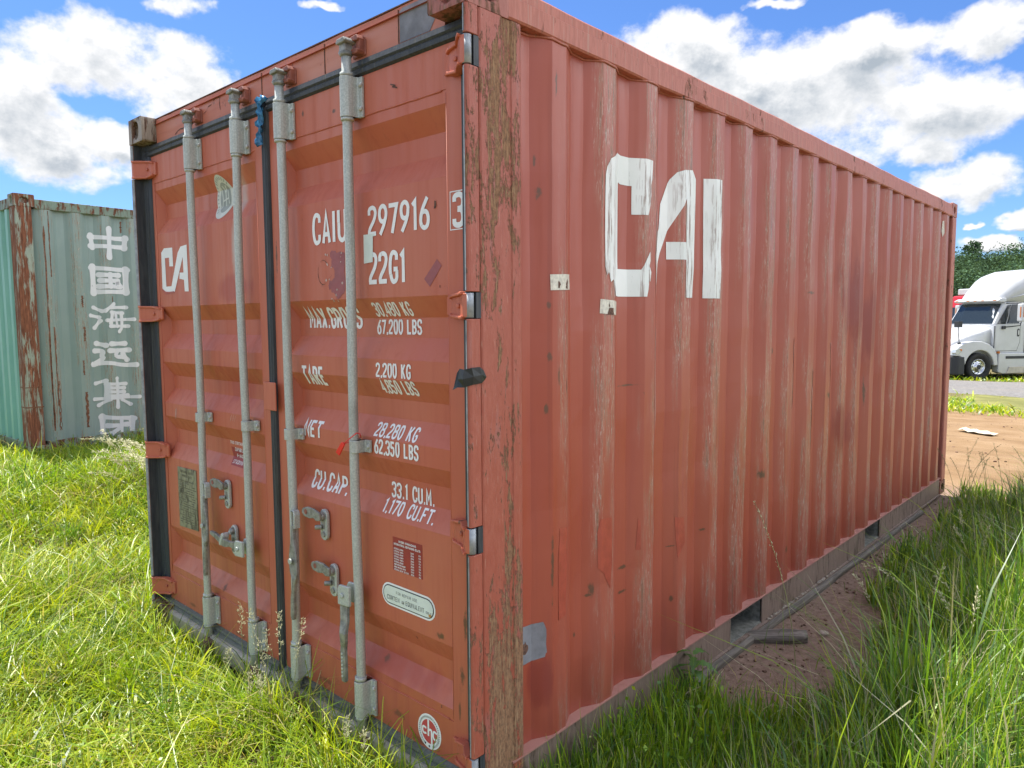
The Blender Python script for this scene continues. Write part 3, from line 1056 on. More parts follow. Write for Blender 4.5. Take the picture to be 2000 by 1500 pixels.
# handle hanging from the right bar, kinked, with a ribbed grip
mb = MB()
prof = [(.585, -.672, .022, .008), (.55, -.672, .022, .008), (.50, -.662, .020, .0), (.46, -.655, .018, -.012), (.43, -.660, .016, -.008), (.40, -.672, .013, .0), (.385, -.674, .014, 0), (.30, -.672, .013, 0), (.272, -.672, .012, 0), (.268, -.672, .008, 0)]
vs = []
for z, x, hw, y in prof:
    vs += [(x - hw, y - .007, z), (x + hw, y - .007, z), (x + hw, y + .008, z), (x - hw, y + .008, z)]
n = len(prof)
fs = [(4 * i + k, 4 * i + (k + 1) % 4, 4 * i + 4 + (k + 1) % 4, 4 * i + 4 + k) for i in range(n - 1) for k in range(4)]
fs += [(0, 1, 2, 3), tuple(4 * (n - 1) + k for k in range(4))]
mb.add(vs, fs)
mb.build('handle', M_galvdark, RODS[3][2], bevel=.003)
mb = MB()
for k in range(7):
    z = .375 - k * .014
    mb.tube([(-.675, -.006, z), (-.675, -.0095, z)], .0045, 8)
mb.build('grip_marks', M_galv, RODS[3][2])
# handle thrown across the left door, lying in its keeper
mb = MB()
prof = [(-1.735, .618, .008, .012), (-1.69, .614, .012, .012), (-1.64, .603, .014, .010), (-1.60, .600, .017, .004), (-1.565, .604, .018, .0), (-1.53, .606, .012, .004), (-1.49, .606, .017, .006), (-1.455, .606, .019, .006), (-1.43, .606, .019, .006)]
vs = []
for x, z, hw, y in prof:
    vs += [(x, y - .007, z - hw), (x, y - .007, z + hw), (x, y + .008, z + hw), (x, y + .008, z - hw)]
n = len(prof)
fs = [(4 * i + k, 4 * i + (k + 1) % 4, 4 * i + 4 + (k + 1) % 4, 4 * i + 4 + k) for i in range(n - 1) for k in range(4)]
fs += [(0, 1, 2, 3), tuple(4 * (n - 1) + k for k in range(4))]
mb.add(vs, fs)
mb.build('handle', M_galvdark, RODS[1][2], bevel=.003)


def oblong(cx_, z0, z1, hw, n=8):
    pts = []
    for k in range(n + 1):
        a = PI * k / n
        pts.append((cx_ + hw * math.cos(a), z1 - hw + hw * math.sin(a)))
    for k in range(n + 1):
        a = PI + PI * k / n
        pts.append((cx_ + hw * math.cos(a), z0 + hw + hw * math.sin(a)))
    return pts


def keeper(cx_, z0, z1, door_, arm=True):
    mb = MB()
    mb.prism(oblong(cx_, z0, z1, .0235), .052, .0655, 'y')
    k = mb.build('handle_keeper', M_galv, door_, bevel=.003)
    mb = MB()
    mb.tube([(cx_, .054, z1 - .026), (cx_, .040, z1 - .026), (cx_, .034, z1 - .026)], [.017, .016, .009], 12)
    mb.tube([(cx_, .054, z0 + .024), (cx_, .046, z0 + .024)], .011, 10)
    mb.prism([(cx_ - .012, z0 + .045), (cx_ + .010, z0 + .045), (cx_ + .010, z0 + .078), (cx_ - .012, z0 + .078)], .0505, .054, 'y')
    mb.tube([(cx_ - .006, .05, z0 + .052), (cx_ - .028, .034, z0 + .050)], .0095, 10)
    mb.build('keeper_fittings', M_galvdark, door_, bevel=.001)
    if arm:
        zt = z1 - .02
        mb = MB()
        ou = [(cx_ + .014, zt + .010), (cx_ - .03, zt + .022), (cx_ - .075, zt + .022), (cx_ - .105, zt + .012), (cx_ - .112, zt - .004), (cx_ - .098, zt - .018), (cx_ - .06, zt - .022), (cx_ - .03, zt - .016), (cx_ - .012, zt - .024), (cx_ + .012, zt - .02)]
        mb.prism(ou, .026, .036, 'y')
        mb.build('keeper_latch', M_galvdark, door_, bevel=.003)
        mb = MB()
        mb.prism(oblong(cx_ - .080, zt - .008, zt + .012, .0095, 5), .0245, .0262, 'y')
        mb.build('latch_eye', M_camred, door_)
    return k


keeper(-1.668 + .02, .735, .868, door_l)
keeper(-.872 + .008, .746, .868, door_r)
keeper(-.814 + .004, .538, .665, door_r)
keeper(-1.597 + .0, .532, .668, door_l, arm=False)
mb = MB()
mb.prism([(-1.632, .590), (-1.622, .612), (-1.606, .640), (-1.594, .644), (-1.588, .628), (-1.598, .606), (-1.612, .584), (-1.626, .580)], -.004, .030, 'y')
mb.prism([(-1.606, .628), (-1.590, .628), (-1.590, .646), (-1.606, .646)], .03, .054, 'y')
mb.build('keeper_latch', M_galv, door_l, bevel=.006)


# ------------------------------------------------------------------ flat marks that follow the pressed steel
def panel_dent(y, z):
    """the dents as the panel's own grid carries them"""
    ys = GRID_Y
    i = max(0, min(len(ys) - 2, int(np.searchsorted(ys, y)) - 1))
    j = max(0, min(len(ZR) - 2, int(np.searchsorted(ZR, z)) - 1))
    f = (y - ys[i]) / (ys[i + 1] - ys[i])
    g_ = (z - ZR[j]) / (ZR[j + 1] - ZR[j])
    D = lambda a, b: dent(ys[a], ZR[b]) if .3 < ys[a] < 5.83 else 0.
    return (D(i, j) * (1 - f) + D(i + 1, j) * f) * (1 - g_) + (D(i, j + 1) * (1 - f) + D(i + 1, j + 1) * f) * g_


GRID_Y = side_breaks(.236, 5.846)


def wrap_mark(polys, name, mat, parent, surf, eps, wear=None):
    """polys: list of outlines or quads (u,z). surf 'door' (u=x) or 'side' (u=y)."""
    bm = bmesh.new()
    for k, poly in enumerate(polys):
        vs = [bm.verts.new((p[0], 0 if surf == 'door' else 0, p[1])) for p in poly]
        try:
            bm.faces.new(vs)
        except ValueError:
            pass
    lift = bm.verts.layers.float.new('lift')
    for k, f in enumerate(bm.faces):
        for v_ in f.verts:
            v_[lift] = (k % 60) * 1.6e-5
    bm.normal_update()
    bmesh.ops.triangulate(bm, faces=[f for f in bm.faces if len(f.verts) > 4])
    us = [v.co.x for v in bm.verts]
    zs = [v.co.z for v in bm.verts]
    if surf == 'door':
        cuts = [((0, 0, z), (0, 0, 1)) for r in BR for z in r if min(zs) < z < max(zs)]
    else:
        cuts = [((y, 0, 0), (1, 0, 0)) for y in side_breaks(min(us), max(us))[1:-1]] + [((0, 0, z), (0, 0, 1)) for z in ZR if min(zs) < z < max(zs)]
    for co_, no_ in cuts:
        bmesh.ops.bisect_plane(bm, geom=bm.verts[:] + bm.edges[:] + bm.faces[:], dist=1e-6, plane_co=co_, plane_no=no_)
    bm.normal_update()
    wv = []
    for v_ in bm.verts:
        u, z = v_.co.x, v_.co.z
        if surf == 'door':
            v_.co = (u, dprof(z) - eps - v_[lift], z)
        else:
            v_.co = (sprof(u) + panel_dent(u, z) + eps + .0006 + v_[lift], u, z)
            q = (u - P0) % PER
            wv.append(1. if (q < .012 or q > PER - .075) else 0.)
    bm.normal_update()
    for f in bm.faces:
        good = f.normal.y < 0 if surf == 'door' else f.normal.x > 0
        if not good:
            f.normal_flip()
    me = bpy.data.meshes.new(name)
    bm.to_mesh(me)
    bm.free()
    if surf == 'side' and wear:
        float_attr(me, 'wear', wv)
    return link(name, me, mat, parent)


SIDE_C = [(0.7969, 2.1931), (0.8216, 2.1865), (0.8859, 2.1875), (0.9604, 2.1905), (0.9935, 2.1891), (0.9931, 2.1599), (0.989, 2.12), (0.9817, 2.0969), (0.984, 2.06), (0.9793, 2.0248), (0.972, 2.0), (0.9645, 1.9821), (0.891, 1.9789), (0.8901, 2.0845), (0.823, 2.0831), (0.8096, 2.0887), (0.8115, 1.9303), (0.8135, 1.7725), (0.9319, 1.7742), (0.9829, 1.8451), (0.985, 1.81), (0.979, 1.79), (0.9903, 1.7667), (0.983, 1.73), (0.976, 1.735), (0.9682, 1.6974), (0.959, 1.6721), (0.8148, 1.6705), (0.778, 1.674), (0.770, 1.70), (0.757, 1.72), (0.747, 1.695), (0.735, 1.73), (0.718, 1.72), (0.706, 1.755), (0.6947, 1.7431), (0.6835, 1.7716), (0.6818, 1.9533), (0.682, 2.0953), (0.6909, 2.1248), (0.7132, 2.1542)]
SIDE_A = [(1.2344, 2.19), (1.3678, 2.206), (1.3888, 2.1777), (1.3867, 2.0975), (1.373, 1.6765), (1.33, 1.682), (1.32, 1.6745), (1.2555, 1.6744), (1.2486, 1.8292), (1.1515, 1.8274), (1.1498, 1.8974), (1.2487, 1.9004), (1.2479, 2.077), (1.1624, 1.9511), (1.1015, 1.8489), (1.0888, 1.8157), (1.0646, 1.7224), (1.0307, 1.8318), (1.05, 1.86), (1.06, 1.88), (1.0921, 1.9451), (1.1023, 2.0426), (1.1653, 2.1466), (1.1964, 2.1769)]
SIDE_I = [(1.4461, 2.1878), (1.5567, 2.193), (1.5602, 1.9834), (1.556, 1.9), (1.561, 1.8), (1.5598, 1.6762), (1.4506, 1.6761)]
for q in (SIDE_C, SIDE_A, SIDE_I):
    wrap_mark([q], 'lettering', M_logo, side, 'side', .0012, wear=True)
LBL1 = [(0.3755, 1.732), (0.503, 1.7384), (0.5122, 1.6869), (0.3771, 1.6806)]
LBL2 = [(0.6572, 1.6576), (0.792, 1.6513), (0.78, 1.6001), (0.6539, 1.6069)]
o = wrap_mark([LBL1], 'label', M_cream, side, 'side', .0015)
o = wrap_mark([LBL2], 'label', M_cream, side, 'side', .0015)


def ragged(poly, amt, sub=3):
    out = []
    for (a, b), (c_, d_) in zip(poly, poly[1:] + poly[:1]):
        for k in range(sub):
            t = k / sub
            out.append((a + (c_ - a) * t + random.uniform(-amt, amt), b + (d_ - b) * t + random.uniform(-amt, amt)))
    return out


for q in ([(0.41, 1.6895), (0.42, 1.688), (0.425, 1.70), (0.415, 1.715)], [(.452, 1.688), (.475, 1.689), (.478, 1.712), (.465, 1.722), (.455, 1.705)], [(.69, 1.602), (.735, 1.604), (.73, 1.625), (.705, 1.628)], [(.70, 1.63), (.712, 1.63), (.705, 1.652)]):
    wrap_mark([ragged(q, .002)], 'scuff', M_scar, side, 'side', .002)
GREY = [(0.2959, 0.5707), (0.3526, 0.5635), (0.3643, 0.54), (0.3658, 0.4604), (0.3557, 0.4407), (0.2952, 0.4377)]
wrap_mark([ragged([(max(.24, a - .05 if a < .3 else a), b) for a, b in GREY], .003)], 'primer_patch', M_grey, side, 'side', .0012)
wrap_mark([ragged([(.262, .505), (.285, .515), (.295, .49), (.285, .47), (.265, .475)], .004)], 'rust_spot', M_scar, side, 'side', .002)
REP = [[(0.4202, 0.8777), (0.4645, 0.8746), (0.4511, 0.8117), (0.4738, 0.759), (0.4572, 0.5644), (0.4175, 0.5549), (0.4119, 0.7584)],
       [(0.6613, 0.8593), (0.7263, 0.854), (0.7349, 0.6763), (0.7293, 0.5794), (0.6858, 0.65), (0.6546, 0.6762), (0.6503, 0.811)],
       [(1.2097, 0.7532), (1.2719, 0.742), (1.2841, 0.6272), (1.2257, 0.5739), (1.2156, 0.6641)],
       [(0.9247, 0.8072), (0.935, 0.7896), (0.9361, 0.68), (0.9155, 0.6807)]]
for q in REP:
    wrap_mark([q], 'touch_up_paint', M_repaint, side, 'side', .0008)
CLP1 = [(5.6644, 2.4122), (5.6803, 2.4173), (5.6912, 2.3142), (5.6719, 2.2788), (5.6581, 2.3344)]
wrap_mark([CLP1], 'label', M_cream, side, 'side', .003)
for q in ([(1.05, 2.02), (1.062, 2.0), (1.058, 1.7), (1.05, 1.68), (1.044, 1.8)], [(1.06, 1.60), (1.07, 1.5), (1.065, 1.2), (1.055, 1.1), (1.05, 1.35)], [(1.03, .78), (1.04, .8), (1.05, .72), (1.04, .66), (1.035, .72)],
          [(2.70, 1.3), (2.735, 1.28), (2.735, .9), (2.71, .85), (2.70, 1.1)], [(2.98, 1.45), (3.015, 1.42), (3.01, 1.1), (2.99, 1.0)], [(3.27, 1.25), (3.30, 1.22), (3.296, .95), (3.275, .92)], [(2.42, 1.5), (2.446, 1.45), (2.44, 1.15), (2.425, 1.1)]):
    wrap_mark([ragged(q, .004, 5)], 'scuff', M_scrapewhite, side, 'side', .0014)

DOOR_CA = [(-2.2818, 1.9333), (-2.2467, 1.9526), (-2.1504, 1.9497), (-2.1491, 1.8581), (-2.1919, 1.8604), (-2.1921, 1.9033), (-2.2406, 1.9036), (-2.2382, 1.7626), (-2.1784, 1.7625), (-2.091, 1.9206), (-2.0574, 1.9477), (-1.9892, 1.9524), (-1.9869, 1.7312), (-2.0302, 1.7325), (-2.0327, 1.7879), (-2.0839, 1.7953), (-2.0778, 1.8247), (-2.0352, 1.8226), (-2.0367, 1.8975), (-2.1428, 1.7344), (-2.2477, 1.7317), (-2.2858, 1.7552)]
DOOR_I = [(-1.9556, 1.9486), (-1.9192, 1.9485), (-1.9166, 1.7204), (-1.9559, 1.7203)]
wrap_mark([DOOR_CA, DOOR_I], 'lettering', M_white, door_l, 'door', .0012)
wrap_mark([ragged([(-2.28, 1.752), (-2.245, 1.737), (-2.15, 1.737), (-2.14, 1.727), (-2.25, 1.724), (-2.288, 1.745)], .002)], 'touch_up_paint', M_repaint, door_l, 'door', .002)
RECT = [(-0.5897, 1.8816), (-0.5258, 1.8814), (-0.5261, 1.8729), (-.5373, 1.8727), (-0.5407, 1.7855), (-0.5905, 1.7831)]
wrap_mark([RECT], 'label', M_whitestk, door_r, 'door', .0022)
wrap_mark([[(-0.212, 1.776), (-0.191, 1.7542), (-0.2479, 1.6913), (-0.2745, 1.7166)]], 'purple_sticker', M_pink, door_r, 'door', .0012)
wrap_mark([ragged([(-0.80, 1.84), (-0.77, 1.835), (-0.705, 1.83), (-0.7043, 1.6892), (-0.7564, 1.6667), (-0.80, 1.70), (-0.815, 1.72), (-.77, 1.75), (-.79, 1.8)], .006, 4)], 'sticker_residue', M_pink, door_r, 'door', .0009)
for _ in range(16):
    x, z = random.uniform(-.84, -.71), random.uniform(1.64, 1.83)
    r_ = random.uniform(.003, .008)
    wrap_mark([ragged([(x - r_, z), (x, z - r_ * .6), (x + r_, z), (x, z + r_)], .002, 2)], 'residue_fleck', M_scrapewhite, door_r, 'door', .0016)
# scratched scrawl beside the residue
crack([(-.845 + .035 * math.cos(t), 1.765 + .045 * math.sin(t)) for t in np.linspace(.6, 5.2, 22)], door_r, M_scar, DY - .0012, .0022)
crack([(-.86, 1.715), (-.82, 1.735), (-.79, 1.752)], door_r, M_scar, DY - .0012, .002)
crack([(-2.19, 1.151), (-2.195, 1.12), (-2.2, 1.098)], door_l, M_scrapewhite, DY - .0012, .008)
for x, z in ((-1.62, 1.158), (-1.597, 1.162), (-1.58, 1.160)):
    crack([(x, z - .02), (x + .012, z + .006), (x + .016, z + .012)], door_l, M_scrapewhite, DY - .0012, .004)
for x, z in ((-.425, 2.352), (-.415, 2.343)):
    crack([(x, z), (x + .018, z - .006), (x + .026, z - .010)], door_r, M_scar, DY - .0040, .004)
for x, z, s_ in ((-.218, 1.945, .012), (-.2, 1.69, .004), (-.36, .50, .006), (-.22, .31, .005)):
    wrap_mark([ragged([(x - s_ * .4, z - s_), (x + s_ * .4, z - s_), (x + s_ * .3, z + s_), (x - s_ * .3, z + s_)], s_ * .2, 2)], 'rust_scar', M_scar, door_r, 'door', .0016)


# ---- stencil lettering
def chaikin(pts, it=3):
    for _ in range(it):
        out = [pts[0]]
        for (a, b), (c_, d_) in zip(pts[:-1], pts[1:]):
            out.append((a * .72 + c_ * .28, b * .72 + d_ * .28))
            out.append((a * .28 + c_ * .72, b * .28 + d_ * .72))
        out.append(pts[-1])
        pts = out
    return pts


L_, R_, B_, T_ = .065, .435, .065, .935
S_ = lambda *p: ('s', list(p))
K_ = lambda *p: ('k', list(p))
GL = {
 'A': [S_((L_, 0), (.25, .98), (R_, 0)), S_((.14, .28), (.36, .28))],
 'B': [S_((L_, 0), (L_, 1)), K_((L_, T_), (R_, T_), (R_, .52), (L_, .52)), K_((L_, .5), (R_ + .02, .5), (R_ + .02, B_), (L_, B_))],
 'C': [K_((R_, .70), (R_, T_ + .03), (L_, T_ + .03), (L_, B_ - .03), (R_, B_ - .03), (R_, .30))],
 'E': [S_((L_, 0), (L_, 1)), S_((L_, T_), (.45, T_)), S_((L_, .51), (.40, .51)), S_((L_, B_), (.45, B_))],
 'F': [S_((L_, 0), (L_, 1)), S_((L_, T_), (.45, T_)), S_((L_, .51), (.40, .51))],
 'G': [K_((R_, .72), (R_, T_ + .03), (L_, T_ + .03), (L_, B_ - .03), (R_, B_ - .03), (R_, .40)), S_((R_ + .06, .43), (.26, .43))],
 'I': [S_((.10, 0), (.10, 1))],
 'K': [S_((L_, 0), (L_, 1)), S_((R_, 1), (L_, .40)), S_((.20, .56), (R_ + .02, 0))],
 'L': [S_((L_, 1), (L_, B_)), S_((0, B_), (.45, B_))],
 'M': [S_((L_, 0), (L_, .97), (.27, .35), (.475, .97), (.475, 0))],
 'N': [S_((L_, 0), (L_, .97), (R_, .03), (R_, 1))],
 'O': [K_((.25, T_), (L_, T_ + .03), (L_, B_ - .03), (R_, B_ - .03), (R_, T_ + .03), (.25, T_))],
 'P': [S_((L_, 0), (L_, 1)), K_((L_, T_), (R_ + .02, T_), (R_ + .02, .44), (L_, .44))],
 'R': [S_((L_, 0), (L_, 1)), K_((L_, T_), (R_, T_), (R_, .46), (L_, .46)), S_((.25, .46), (R_ + .02, 0))],
 'S': [K_((R_, .74), (R_, T_ + .03), (L_, T_ + .03), (L_, .52), (R_, .48), (R_, B_ - .03), (L_, B_ - .03), (L_, .26))],
 'T': [S_((0, T_), (.5, T_)), S_((.25, T_), (.25, 0))],
 'U': [K_((L_, 1), (L_, .5), (L_, B_ - .04), (R_, B_ - .04), (R_, .5), (R_, 1))],
 'X': [S_((L_, 0), (R_, 1)), S_((L_, 1), (R_, 0))],
 '1': [S_((.06, .82), (.20, .94), (.20, 0))],
 '2': [K_((L_, .72), (L_, T_ + .03), (R_, T_ + .03), (R_, .60), (L_, .22), (L_, B_)), S_((0, B_), (.46, B_))],
 '3': [K_((L_, .76), (L_, T_ + .03), (R_, T_ + .03), (R_, .54), (.20, .53)), K_((.20, .52), (R_, .50), (R_, B_ - .03), (L_, B_ - .03), (L_, .24))],
 '4': [S_((.34, 0), (.34, .97), (L_, .29), (.49, .29))],
 '5': [S_((.43, T_), (L_ + .01, T_), (L_ + .01, .53)), K_((L_ + .01, .56), (R_, .64), (R_, B_ - .03), (L_, B_ - .03), (L_, .24))],
 '6': [K_((.40, 1), (L_, .52), (L_, B_ - .03), (R_, B_ - .03), (R_, .56), (L_ + .04, .56), (L_, .36))],
 '7': [S_((0, T_), (.44, T_), (.17, 0))],
 '8': [K_((.25, T_), (L_, T_ + .02), (L_, .52), (R_, .52), (R_, T_ + .02), (.25, T_)), K_((.25, .52), (L_ - .02, .54), (L_ - .02, B_ - .03), (R_ + .02, B_ - .03), (R_ + .02, .54), (.25, .52))],
 '9': [K_((.10, 0), (R_, .48), (R_, T_ + .03), (L_, T_ + .03), (L_, .44), (R_ - .04, .44), (R_, .64))],
 '.': [S_((.03, B_), (.16, B_))], ',': [S_((.10, .13), (.06, -.06))],
 '/': [S_((0, 0), (.4, 1))], '-': [S_((.05, .5), (.35, .5))],
}
GL['0'] = GL['O']
GL['Q'] = GL['O'] + [S_((.3, .25), (.47, 0))]
GL['V'] = [S_((L_, 1), (.25, .02), (R_, 1))]
GL['Y'] = [S_((L_, 1), (.25, .5), (R_, 1)), S_((.25, .5), (.25, 0))]
GL['H'] = [S_((L_, 0), (L_, 1)), S_((R_, 0), (R_, 1)), S_((L_, .5), (R_, .5))]
GL['W'] = [S_((.02, 1), (.14, .03), (.25, .8), (.37, .03), (.48, 1))]
GL['D'] = [S_((L_, 0), (L_, 1)), K_((L_, T_), (R_ + .02, T_), (R_ + .02, B_), (L_, B_))]
ADV = {'I': .32, '1': .42, '.': .28, ',': .26, ' ': .42, 'M': .66}


def ribbon(pts, w):
    P = [Vector(p) for p in pts]
    out = []
    for i, p in enumerate(P):
        a = (P[i] - P[i - 1]).normalized() if i else None
        b = (P[i + 1] - P[i]).normalized() if i < len(P) - 1 else None
        if a is None:
            n = Vector((-b.y, b.x))
            k = 1
        elif b is None:
            n = Vector((-a.y, a.x))
            k = 1
        else:
            t = (a + b)
            if t.length < 1e-4:
                t = a
            t.normalize()
            n = Vector((-t.y, t.x))
            k = 1 / max(.45, abs(n.dot(Vector((-a.y, a.x)))))
        out.append((p + n * w * .5 * k, p - n * w * .5 * k))
    return [[out[i][0], out[i][1], out[i + 1][1], out[i + 1][0]] for i in range(len(out) - 1)]


def text_polys(s, x0, x1, z0, z1, sw=.135):
    """returns a list of layers (overlapping strokes go to separate layers)"""
    h = z1 - z0
    x = 0
    strokes = []
    for ch in s:
        for j, (kind, pts) in enumerate(GL.get(ch, [])):
            pts = chaikin(pts) if kind == 'k' else pts
            strokes.append((j, [(px_ + x, pz) for px_, pz in pts]))
        x += ADV.get(ch, .60)
    wid = x - (.60 - .5)
    kx = (x1 - x0) / wid
    layers = {}
    for j, pts in strokes:
        q = [(x0 + a * kx, z0 + b * h) for a, b in pts]
        layers.setdefault(j, []).extend(ribbon(q, sw * h))
    return [layers[k] for k in sorted(layers)]


def wrap_text(s, x0, x1, z0, z1, parent, mat, surf='door', eps=.0012, sw=.135, name='lettering'):
    bmjoin = None
    for k, polys in enumerate(text_polys(s, x0, x1, z0, z1, sw)):
        o = wrap_mark(polys, name, mat, parent, surf, eps + k * .0008)
        if bmjoin is None:
            bmjoin = o
        else:
            bm = bmesh.new()
            bm.from_mesh(bmjoin.data)
            bm.from_mesh(o.data)
            bm.to_mesh(bmjoin.data)
            bm.free()
            bpy.data.objects.remove(o)
    return bmjoin


for s, x0, x1, z0, z1 in [
 ('CAIU', -0.9082, -0.6904, 1.8717, 1.9818), ('297916', -0.5632, -0.2438, 1.8746, 1.9719), ('22G1', -0.5633, -0.3667, 1.7109, 1.8148),
 ('MAX.GROSS', -1.0143, -0.6699, 1.5595, 1.6335), ('30,480 KG', -0.573, -0.3719, 1.601, 1.6462), ('67,200 LBS', -0.5821, -0.3415, 1.5386, 1.5875),
 ('TARE', -1.0115, -0.8638, 1.3406, 1.4122), ('2,200 KG', -0.5364, -0.3492, 1.3914, 1.4386), ('4,850 LBS', -0.5306, -0.3391, 1.3342, 1.3821),
 ('NET', -1.006, -0.886, 1.1375, 1.1997), ('28,280 KG', -0.5645, -0.3359, 1.1811, 1.2256), ('62,350 LBS', -0.5546, -0.317, 1.1215, 1.1711),
 ('CU.CAP.', -1.0112, -0.7657, 0.929, 0.9942), ('33.1 CU.M.', -0.5174, -0.2915, 0.9635, 1.0155), ('1,170 CU.FT.', -0.5376, -0.2643, 0.912, 0.9543)]:
    wrap_text(s, x0, x1, z0, z1, door_r, M_white, sw=.15 if z1 - z0 > .09 else .165)
# check digit in its box, on the stile
mb = MB()
yb = DY - .0036
for x0, x1, z0, z1 in ((-.147, -.144, 1.858, 1.975), (-.144, -.064, 1.972, 1.975), (-.144, -.064, 1.858, 1.861), (-.067, -.064, 1.861, 1.972)):
    mb.add([(x0, yb, z0), (x1, yb, z0), (x1, yb, z1), (x0, yb, z1)], [(0, 1, 2, 3)])
for k, polys in enumerate(text_polys('3', -.134, -.082, 1.868, 1.966, .17)):
    for q in polys:
        mb.add([(p[0], yb - .0003 * k, p[1]) for p in q], [(0, 1, 2, 3)])
mb.build('lettering', M_white, door_r, fix=False)


def flat_text(mb, s, x0, x1, z0, z1, y, sw=.14, skew=0.):
    for k, polys in enumerate(text_polys(s, x0, x1, z0, z1, sw)):
        for q in polys:
            mb.add([(p[0], y - .0002 * k, p[1]) for p in q], [(0, 1, 2, 3)])


# red maker's table
mb = MB().box(-.4625, -.3065, DY - .0010, DY - .0002, .7205, .8385)
stk = mb.build('data_sticker', M_redstk, door_r)
mb = MB()
flat_text(mb, 'NINGBO XINHUACHANG', -.430, -.338, .823, .830, DY - .0014, .2)
flat_text(mb, 'INTERNATIONAL CONTAINERS CO.,LTD.', -.456, -.314, .811, .818, DY - .0014, .2)
rows = ['EXTERNAL LENGTH', 'EXTERNAL WIDTH', 'EXTERNAL HEIGHT', 'INTERNAL LENGTH', 'INTERNAL WIDTH', 'INTERNAL HEIGHT', 'DOOR OPENING HEIGHT', 'DOOR OPENING WIDTH', 'INTERNAL CU.CAP. 33.1 CU.M.']
for i, r_ in enumerate(rows):
    z = .801 - i * .0093
    w_ = .050 if len(r_) < 17 else (.062 if len(r_) < 22 else .080)
    flat_text(mb, r_, -.456, -.456 + w_, z - .0052, z, DY - .0014, .2)
    flat_text(mb, '2590', -.366, -.350, z - .0052, z, DY - .0014, .2)
    flat_text(mb, '8.6', -.324, -.314, z - .0052, z, DY - .0014, .2)
mb.build('sticker_print', M_white, door_r, fix=False)


def stadium(cx_, cz, w, h, n=10):
    r = h / 2
    a = w / 2 - r
    return [(cx_ + a + r * math.cos(t), cz + r * math.sin(t)) for t in np.linspace(-PI / 2, PI / 2, n)] + [(cx_ - a + r * math.cos(t), cz + r * math.sin(t)) for t in np.linspace(PI / 2, 3 * PI / 2, n)]


def disc(poly, y, name, mat, parent):
    return MB().prism(poly, y, y + .0004, 'y').build(name, mat, parent, fix=False)


disc(stadium(-.386, .627, .284, .082), DY - .0010, 'repair_sticker', M_white, door_r)
disc(stadium(-.386, .627, .270, .068), DY - .0016, 'sticker_border', M_black, door_r)
disc(stadium(-.386, .627, .262, .061), DY - .0022, 'sticker_field', M_whitestk, door_r)
mb = MB()
flat_text(mb, 'FOR REPAIR USE', -.448, -.335, .635, .645, DY - .0026, .11)
flat_text(mb, 'CORTEN', -.499, -.430, .608, .624, DY - .0026, .11)
flat_text(mb, 'OR', -.418, -.404, .608, .619, DY - .0026, .12)
flat_text(mb, 'EQUIVALENT', -.396, -.300, .608, .624, DY - .0026, .11)
flat_text(mb, 'ONLY', -.291, -.263, .608, .617, DY - .0026, .12)
mb.build('sticker_print', M_black, door_r, fix=False)
wrap_mark([ragged([(-.277, .602), (-.265, .602), (-.262, .610), (-.275, .611)], .001)], 'stain', simple('rust_stain', (.5, .25, .06), .6), door_r, 'door', .003)
# round emblem
cxe, cze = -.281, .2
yb = DY - .0025
ell = lambda r: [(cxe + r * math.cos(t), cze + r * 1.03 * math.sin(t)) for t in np.linspace(0, 2 * PI, 40)[:-1]]
disc(ell(.059), yb - .0010, 'round_sticker', M_white, door_r)
disc(ell(.0405), yb - .0016, 'emblem_disc', M_emred, door_r)
mb = MB()
rib = lambda pts, w, y: [mb.add([(p[0], y, p[1]) for p in q], [(0, 1, 2, 3)]) for q in ribbon(pts, w)]
yl = yb - .0022
rib([(cxe - .004, cze + .042), (cxe - .004, cze - .016)], .008, yl)
rib(chaikin([(cxe - .002, cze + .006), (cxe + .012, cze + .012), (cxe + .013, cze - .002), (cxe + .013, cze - .042)]), .008, yl - .0003)
rib(chaikin([(cxe - .014, cze + .008), (cxe - .034, cze + .012), (cxe - .034, cze - .014), (cxe - .014, cze - .010)]), .0075, yl)
rib(chaikin([(cxe + .040, cze + .007), (cxe + .021, cze + .012), (cxe + .021, cze - .020), (cxe + .040, cze - .014)]), .0075, yl - .0006)
mb.build('emblem_letters', M_white, door_r, fix=False)
mb = MB()
for k in range(44):
    t = PI * .5 - 2 * PI * k / 44
    if -2.1 < ((t + PI) % (2 * PI)) - PI < -1.05:
        continue
    c0 = Vector((cxe + .0495 * math.cos(t), cze + .051 * math.sin(t)))
    rd = Vector((math.cos(t), math.sin(t)))
    tg = Vector((-rd.y, rd.x))
    for off in ((-.0014, .0005), (.0012, .0006)):
        p = c0 + tg * off[0]
        q = [p - rd * .0035 - tg * off[1], p - rd * .0035 + tg * off[1], p + rd * .0035 + tg * off[1], p + rd * .0035 - tg * off[1]]
        mb.add([(a.x, yl - .0001, a.y) for a in q], [(0, 1, 2, 3)])
for t in (-2.0, -1.57, -1.14):
    c0 = (cxe + .0495 * math.cos(t), cze + .051 * math.sin(t))
    mb.add([(c0[0] + .004 * math.cos(a), yl - .0001, c0[1] + .004 * math.sin(a)) for a in np.linspace(0, 2 * PI, 7)[:-1]], [tuple(range(6))])
mb.build('emblem_print', M_black, door_r, fix=False)
